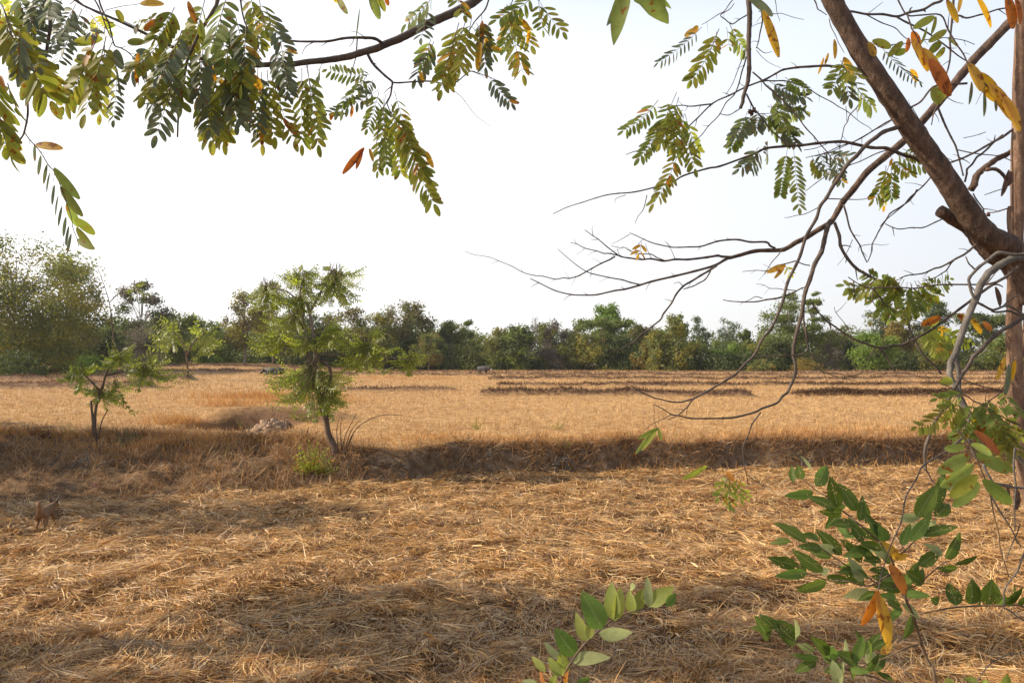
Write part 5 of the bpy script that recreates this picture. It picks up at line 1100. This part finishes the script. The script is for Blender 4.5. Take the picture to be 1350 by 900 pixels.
L4.p([(655, -20), (640, 12), (625, 30), (600, 60)], 2.6, 1, 2.35); L4.p([(690, -25), (676, 0), (672, 12)], 2, 1, 2.35); L4.p([(655, -10), (690, -14), (712, 2)], 1.6, 1, 2.35); L4.done(ob)
ob2 = bough('dense leafy spray with twigs hanging at the upper left', 290, -5, 2.0)
L5 = limb_on(ob2)
L5.p([(300, -60), (287, 0), (264, 42), (246, 83), (240, 125), (234, 181)], 6, 2.2, 2.0, 0, 8); L5.p([(240, 128), (219, 133), (200, 135), (181, 138)], 2, .9, 2.0); L5.p([(246, 117), (272, 151), (285, 165)], 1.6, .8, 2.0); L5.p([(317, -20), (317, 0), (323, 30), (338, 57), (349, 76)], 3, 1.2, 2.0)
L5.p([(128, -10), (143, 30), (151, 60), (170, 70), (190, 90)], 2.6, 1.2, 2.0); L5.p([(94, -5), (113, 9), (150, 24), (180, 36)], 1.6, 1, 2.0); L5.p([(138, 14), (180, 6), (190, 3)], 1, .6, 2.0)
fr = [(212, 60, 200, 150, 8, 24), (228, 66, 190, 128, 8, 22), (235, 70, 206, 178, 8, 22), (250, 60, 238, 140, 8, 24), (262, 70, 278, 184, 9, 24), (280, 70, 296, 186, 9, 24), (300, 66, 290, 182, 9, 24), (310, 80, 312, 164, 7, 22), (268, 60, 262, 128, 7, 22), (322, 60, 306, 140, 8, 22), (215, 50, 176, 90, 7, 24), (240, 40, 210, 100, 8, 24), (258, 30, 232, 70, 7, 24), (290, 20, 300, 90, 9, 24), (310, 20, 330, 84, 8, 22), (230, 10, 206, 50, 7, 24), (270, 0, 252, 60, 8, 24), (330, -10, 344, 60, 8, 20), (300, -10, 276, 60, 8, 24), (342, 0, 350, 40, 6, 20), (225, 80, 228, 130, 6, 22), (325, 30, 318, 110, 8, 24), (296, 50, 330, 130, 8, 22), (200, 60, 172, 96, 6, 22), (284, 100, 276, 170, 7, 22), (350, 10, 380, 70, 7, 18), (240, 80, 214, 130, 6, 20), (300, 90, 322, 160, 6, 20), (205, 20, 180, 30, 5, 18)]
for q in fr: L5.f(q[0], q[1], q[2], q[3], q[4], q[5], 2.0 + random.uniform(-.15, .15), random.choice([0, 0, 0, 1, 2]), .4, .06, odd=.04)
L5.l(185, 5, 214, 4, 11, 1.9, 3).l(190, 40, 212, 26, 11, 1.9, 4).l(168, 56, 190, 55, 10, 1.9, 0).l(96, 58, 134, 50, 13, 1.9, 0).l(248, 2, 258, 30, 9, 1.9, 4).l(276, 84, 282, 108, 11, 1.9, 4).l(182, 70, 180, 110, 7, 1.9, 4).l(182, 32, 178, 45, 10, 1.9, 2).l(162, 30, 154, 12, 9, 1.9, 0)
L5.done(ob2)
ob3 = bough('smaller hanging leaf sprays left of the dense leafy one', 140, -5, 1.9)
L6 = limb_on(ob3); L6.p([(110, -60), (120, -10), (136, 25), (146, 50)], 2.6, 1.4, 1.9); L6.p([(118, -10), (100, 0), (92, 6)], 1.4, 1, 1.9)
for q in [(128, 50, 84, 140, 8, 26, 0), (140, 48, 112, 150, 8, 24, 0), (138, 60, 132, 150, 7, 20, 0), (126, 70, 96, 118, 6, 24, 0), (148, 56, 118, 110, 7, 22, 0), (155, 92, 150, 158, 7, 14, 2), (100, 6, 74, 46, 7, 19, 2), (96, 20, 62, 70, 6, 20, 2), (108, 12, 84, 62, 6, 20, 2), (90, 50, 76, 84, 4, 18, 2), (120, 20, 142, 40, 5, 18, 0), (110, 26, 122, 44, 4, 17, 2), (152, 80, 158, 120, 4, 14, 2)]: L6.f(q[0], q[1], q[2], q[3], q[4], q[5], 1.9 + random.uniform(-.1, .1), q[6], .35, .05)
L6.l(132, 42, 118, 62, 13, 1.85, 4).l(122, 62, 110, 86, 12, 1.85, 4).l(116, 92, 128, 108, 10, 1.85, 4).l(152, 66, 160, 90, 14, 1.85, 2).l(112, 108, 122, 122, 12, 1.85, 2).done(ob3)
ob4 = bough('crooked grey twig with a long drooping leaf at the far left', 64, -5, 1.7)
L7 = limb_on(ob4); L7.p([(60, -60), (64, 0), (66, 38), (60, 72), (42, 102), (36, 130), (32, 174), (28, 182), (23, 189), (21, 200)], 5.4, 1.6, 1.7, 0, 8, .12); L7.p([(23, 189), (10, 189), (-20, 192)], 1.6, 1.4, 1.7); L7.p([(42, 99), (20, 92), (8, 84)], 1.2, .7, 1.7); L7.p([(42, 100), (36, 120), (38, 140)], 1, .6, 1.7)
L7.p([(32, 174), (53, 200), (72, 227), (87, 265), (96, 300), (104, 325)], 1.5, .8, 1.7)
for k_, (x, y) in enumerate([(60, 209), (68, 221), (72, 232), (78, 248), (83, 262), (88, 276), (93, 290), (97, 302), (100, 312)]):
    L7.l(x - 6, y - 4, x - 10 - (k_ % 3), y + 22, 4.5, 1.7, 2, curl=.05)
for (x0, y0, x1, y1, w_) in [(71, 222, 104, 262, 13), (80, 246, 108, 285, 13), (88, 268, 104, 300, 11), (99, 288, 125, 309, 12), (101, 300, 122, 328, 12)]: L7.l(x0, y0, x1, y1, w_, 1.7 + random.uniform(-.04, .04), random.choice([0, 0, 1]), curl=.04)
L7.l(47, 191, 80, 194, 12, 1.65, 3).l(102, 316, 122, 327, 10, 1.7, 0).l(46, 190, 45, 214, 4, 1.7, 2); L7.done(ob4)
ob5 = bough('thick cluster of long leaflets cut off by the left edge', -10, 20, 1.6)
L8 = limb_on(ob5); L8.p([(-60, -30), (-10, 10), (10, 40), (40, 90)], 3, 1.4, 1.6); L8.p([(-40, 80), (-20, 100), (5, 130)], 2, 1, 1.6)
for q in [(2, 6, 66, 132, 9, 34, 0), (10, 30, 70, 120, 6, 30, 0), (4, 10, 30, 80, 6, 28, 0), (-20, 100, 14, 204, 7, 34, 0), (-10, 90, 8, 190, 6, 30, 0), (10, 110, 22, 142, 3, 26, 0), (50, -10, 24, 36, 7, 18, 2), (60, -12, 40, 30, 8, 18, 2), (72, -12, 60, 26, 8, 18, 2), (30, -12, 6, 30, 7, 20, 2), (20, -10, 50, 40, 8, 20, 2), (84, -10, 72, 20, 6, 18, 2), (-5, -10, 14, 30, 6, 22, 0), (40, 20, 52, 88, 7, 20, 2), (26, 40, 24, 96, 6, 22, 2)]: L8.f(q[0], q[1], q[2], q[3], q[4], q[5], 1.6 + random.uniform(-.1, .1), q[6], .35, .05, wr=.32)
L8.l(26, 60, 34, 84, 10, 1.6, 4).l(0, 100, 4, 118, 8, 1.6, 4).done(ob5)
ob6 = bough('two big dark insect bitten leaves at the top centre', 832, -12, 1.6)
L9 = limb_on(ob6); L9.p([(850, -60), (836, -20), (833, -6)], 2.4, 1.4, 1.6)
L9.l(826, -14, 807, 56, 26, 1.6, 1, 'ovate', ragged=.12).l(830, -12, 800, 34, 15, 1.6, 2, 'ovate').l(838, -22, 881, 30, 38, 1.6, 1, 'ovate', ragged=.3).l(842, -24, 886, 10, 16, 1.6, 1, 'ovate', ragged=.35); L9.done(ob6)
ob7 = bough('few hanging leaflets just under the top edge beside the long bough', 500, -8, 2.1)
L10 = limb_on(ob7); L10.p([(480, -40), (450, -10), (446, 0)], 1.4, .8, 2.1); L10.p([(480, -40), (495, -12), (500, 0)], 1.4, .8, 2.1)
L10.l(445, -4, 456, 17, 9, 2.1, 0).l(438, -8, 446, 5, 7, 2.1, 0).l(488, -8, 500, 24, 12, 2.1, 1).l(496, -8, 508, 14, 10, 2.1, 0).l(508, -6, 512, 8, 6, 2.1, 4).l(474, 12, 470, 50, 2, 2.1, 2).done(ob7)

# ------------------------------------------------------------------ leafy shoots at the lower right and lower centre
def C7(x, y): return (950 + x / 2.647, 560 + y / 2.647)
def C8(x, y): return (600 + x / 3.375, 700 + y / 3.375)
def shrub(label, name, d, conv, stems, leaves, wr=.42, fill=0, cat='shrub'):
    sx, sy = stems[0][0][0]; b = at(*conv(sx, sy), d); g = h1(b.x, b.y)
    root = empty(name, (b.x, b.y, g), label, cat); mb = MB()
    for i, (st, w0, w1) in enumerate(stems):
        P = [at(*conv(x, y), d + random.uniform(-.03, .03)) for x, y in st]
        if i == 0: P = [Vector((b.x + .03, b.y + .02, g - .03)), Vector((b.x + .04, b.y, (g + b.z) / 2))] + P
        tube(mb, P, w0 / F * d / 2, w1 / F * d / 2, 7, 5, 0, .1, knob=.15)
    mb.build('stem', M['stem_brown'], root); lf = MB()
    for q in leaves:
        x0, y0 = conv(q[0], q[1]); x1, y1 = conv(q[2], q[3]); col = q[4] if len(q) > 4 else 0; w = q[5] if len(q) > 5 else wr
        dd = d + random.uniform(-.05, .05); a = at(x0, y0, dd); t = at(x1, y1, dd + random.uniform(-.035, .035)); L_ = (t - a).length
        nn = (random.uniform(-.9, .9), -1, random.uniform(-.2, 1.1))
        leaf(lf, a, t, nn, max(L_, .05) * w, .3, random.uniform(.05, .25), col, 9, 'ovate', .10 if col in (0, 1) else .04)
    for k in range(fill):
        q = leaves[random.randrange(len(leaves))]
        x0, y0 = q[0] + random.uniform(-45, 45), q[1] + random.uniform(-40, 40); a_ = math.atan2(q[3] - q[1], q[2] - q[0]) + random.uniform(-.9, .9); l_ = random.uniform(55, 95)
        dd = d + random.uniform(-.02, .16); a = at(*conv(x0, y0), dd); t = at(*conv(x0 + math.cos(a_) * l_, y0 + math.sin(a_) * l_), dd + random.uniform(-.04, .04))
        leaf(lf, a, t, (random.uniform(-1, 1), -1, random.uniform(-.2, 1.4)), (t - a).length * .46, .3, random.uniform(.05, .3), random.choice([0, 0, 0, 1, 2]), 9, 'ovate', .15)
    lf.build('leaves', [M['leaf_shrub'], M['leaf_shrub2'], M['leaf_pale'], M['leaf_yellow'], M['leaf_orange'], M['leaf_lime2']], root, True)
    return root
M['leaf_shrub2'] = leaf_mat('shrub_leaf_light', [(.08, .13, .025), (.10, .16, .035), (.13, .19, .04)], .42, .5, .0, gloss=.2, veins=True, holes=.42)
M['leaf_lime2'] = leaf_mat('fresh_leaf', [(.22, .25, .045), (.18, .21, .045), (.27, .28, .07)], .42, .5, .0, scale=40, veins=True)
sh = [(325, 235, 225, 250, 1), (330, 212, 382, 138, 1, .5), (283, 190, 270, 140, 0, .6), (400, 290, 310, 245), (408, 285, 384, 182, 0, .5), (472, 300, 416, 203, 0, .5), (485, 335, 502, 248, 0, .45), (425, 302, 352, 305), (470, 348, 388, 342), (300, 410, 193, 333, 0, .4), (245, 405, 172, 408), (352, 432, 280, 420), (358, 512, 248, 435, 0, .4), (302, 515, 192, 527, 1, .32), (300, 508, 252, 480), (370, 545, 273, 583, 0, .34), (368, 530, 465, 545, 0, .36), (422, 452, 338, 365, 0, .42), (400, 440, 340, 420, 2), (492, 480, 428, 393, 0, .48), (542, 490, 488, 418, 0, .42), (560, 405, 500, 300, 0, .5), (592, 400, 520, 345, 0, .55), (560, 432, 495, 408), (632, 420, 662, 345, 1, .4), (662, 405, 738, 310, 1, .34), (702, 385, 828, 350, 0, .36), (783, 465, 848, 375, 0, .5), (775, 455, 718, 412, 2, .5), (682, 320, 760, 215, 0, .5), (722, 300, 800, 165, 0, .45), (690, 490, 772, 438, 0, .5), (818, 485, 906, 466, 0, .3), (758, 500, 842, 503, 0, .32), (700, 545, 648, 508, 0, .5), (680, 560, 720, 500, 0, .5), (640, 592, 732, 590, 1, .4), (612, 600, 555, 592, 1), (632, 645, 560, 690, 1, .35), (602, 570, 538, 562), (502, 560, 420, 490, 0, .4), (542, 582, 480, 612), (452, 390, 400, 340, 1), (520, 430, 440, 455, 1), (640, 330, 690, 310, 2), (350, 520, 378, 500, 2), (590, 520, 530, 500), (600, 640, 606, 670, 1), (560, 470, 500, 470), (620, 470, 570, 405, 3, .4), (650, 450, 600, 470, 3, .4), (735, 250, 680, 255, 0, .5), (760, 180, 800, 225, 0, .4), (580, 610, 640, 650, 0, .4), (560, 545, 610, 520, 0, .5), (470, 470, 420, 500, 1, .4), (515, 540, 480, 500, 0, .4), (655, 530, 700, 480, 0, .5)]
shrub('leafy dark green shoot with insect holed oval leaves at the lower right', 'shrub', 2.1, C7,
      [([(750, 900), (725, 830), (700, 760), (670, 660), (642, 600), (625, 555), (590, 455), (545, 400), (500, 360), (440, 310), (410, 290)], 5, 2), ([(625, 560), (560, 560), (500, 520), (440, 490), (350, 430), (300, 405)], 2.6, 1.2), ([(590, 520), (520, 560), (440, 545), (370, 540), (300, 515)], 2.2, 1.2), ([(600, 480), (640, 440), (680, 400), (715, 350), (740, 290)], 2.4, 1.2), ([(630, 570), (680, 560), (730, 520), (790, 475), (820, 485)], 2.2, 1.2), ([(410, 290), (370, 250), (330, 225), (283, 185)], 1.8, 1), ([(690, 765), (640, 780), (590, 805), (530, 830), (450, 855)], 2.2, 1.4)], sh, fill=34)
lo = [(262, 760, 185, 680, 0, .6), (205, 722, 143, 655, 0, .55), (182, 716, 105, 705, 0, .35), (262, 752, 272, 682, 2, .5), (330, 790, 262, 758, 0, .4), (342, 812, 243, 806, 1, .3), (402, 822, 348, 765, 1, .5), (430, 812, 442, 748, 2, .5), (460, 830, 505, 735, 1, .4), (518, 822, 530, 755, 0, .5), (410, 885, 390, 825, 2, .6), (530, 782, 595, 742, 0, .4), (450, 852, 520, 862, 1, .4), (600, 892, 545, 858, 0, .4), (380, 800, 320, 740, 0, .4), (420, 840, 370, 860, 1, .5), (480, 840, 420, 790, 0, .5), (500, 860, 560, 800, 0, .45), (560, 800, 600, 760, 3, .4), (360, 820, 400, 770, 2, .5)]
shrub('low leafy shoot under the hanging yellow leaves', 'shrub', 2.0, C7, [([(640, 960), (560, 890), (450, 855), (380, 820), (300, 775), (225, 735), (185, 715)], 3, 1.4), ([(450, 855), (500, 840), (560, 800), (590, 770)], 1.8, 1)], lo, fill=8)
rt = [(822, 630, 798, 548, 0, .75), (872, 625, 884, 540, 0, .75), (932, 625, 950, 545, 0, .7), (985, 622, 1062, 575, 0, .5), (760, 622, 735, 604, 0, .6), (1035, 622, 1075, 600, 0, .5), (900, 628, 910, 560, 0, .6), (1000, 630, 1040, 560, 0, .6), (1080, 620, 1110, 570, 0, .6), (970, 628, 1000, 600, 1, .5)]
shrub('side shoot with a row of ragged leaves standing up at the right edge', 'shrub', 2.15, C7, [([(1150, 900), (1130, 700), (1059, 634), (980, 630), (900, 630), (820, 636), (760, 645), (700, 658), (662, 662)], 3.4, 1.6)], rt)
ce = [(655, 432, 572, 275, 1, .62), (712, 398, 690, 228, 5, .5), (712, 395, 745, 255, 5, .42), (790, 368, 772, 262, 5, .5), (795, 362, 842, 252, 5, .5), (862, 338, 856, 200, 2, .32), (868, 335, 965, 238, 5, .55), (940, 332, 985, 275, 1, .6), (585, 490, 535, 365, 5, .42), (592, 480, 608, 395, 5, .5), (532, 552, 448, 435, 1, .6), (640, 452, 795, 462, 2, .42), (522, 578, 682, 548, 2, .4), (470, 560, 395, 498, 2, .5), (472, 642, 412, 560, 5, .5), (482, 640, 475, 535, 5, .5), (402, 622, 340, 555, 5, .4), (400, 680, 372, 618, 4, .4), (490, 680, 492, 628, 4, .4), (540, 680, 605, 652, 1, .4), (370, 690, 300, 660, 2, .5), (430, 700, 440, 640, 5, .5), (785, 262, 792, 230, 2, .5)]
shrub('pale toothed leaf shoot rising from the bottom edge at the centre right', 'shrub', 2.5, C8, [([(430, 760), (470, 675), (505, 600), (560, 520), (640, 440), (740, 372), (860, 342), (945, 335)], 4, 1.4)], ce)
bt = [(880, 900, 850, 870, 5, .5), (990, 905, 1000, 870, 5, .5), (800, 905, 790, 880, 5, .5), (900, 900, 860, 885, 5, .4), (1010, 900, 985, 885, 1, .5), (940, 905, 905, 895, 5, .4)]
shrub('tips of pale green leaves poking up at the bottom right corner', 'shrub', 2.0, C7, [([(900, 1000), (880, 930), (860, 900)], 3, 1.4), ([(1000, 1000), (1000, 940), (995, 900)], 2, 1.2), ([(880, 960), (820, 920), (800, 900)], 2, 1)], bt)
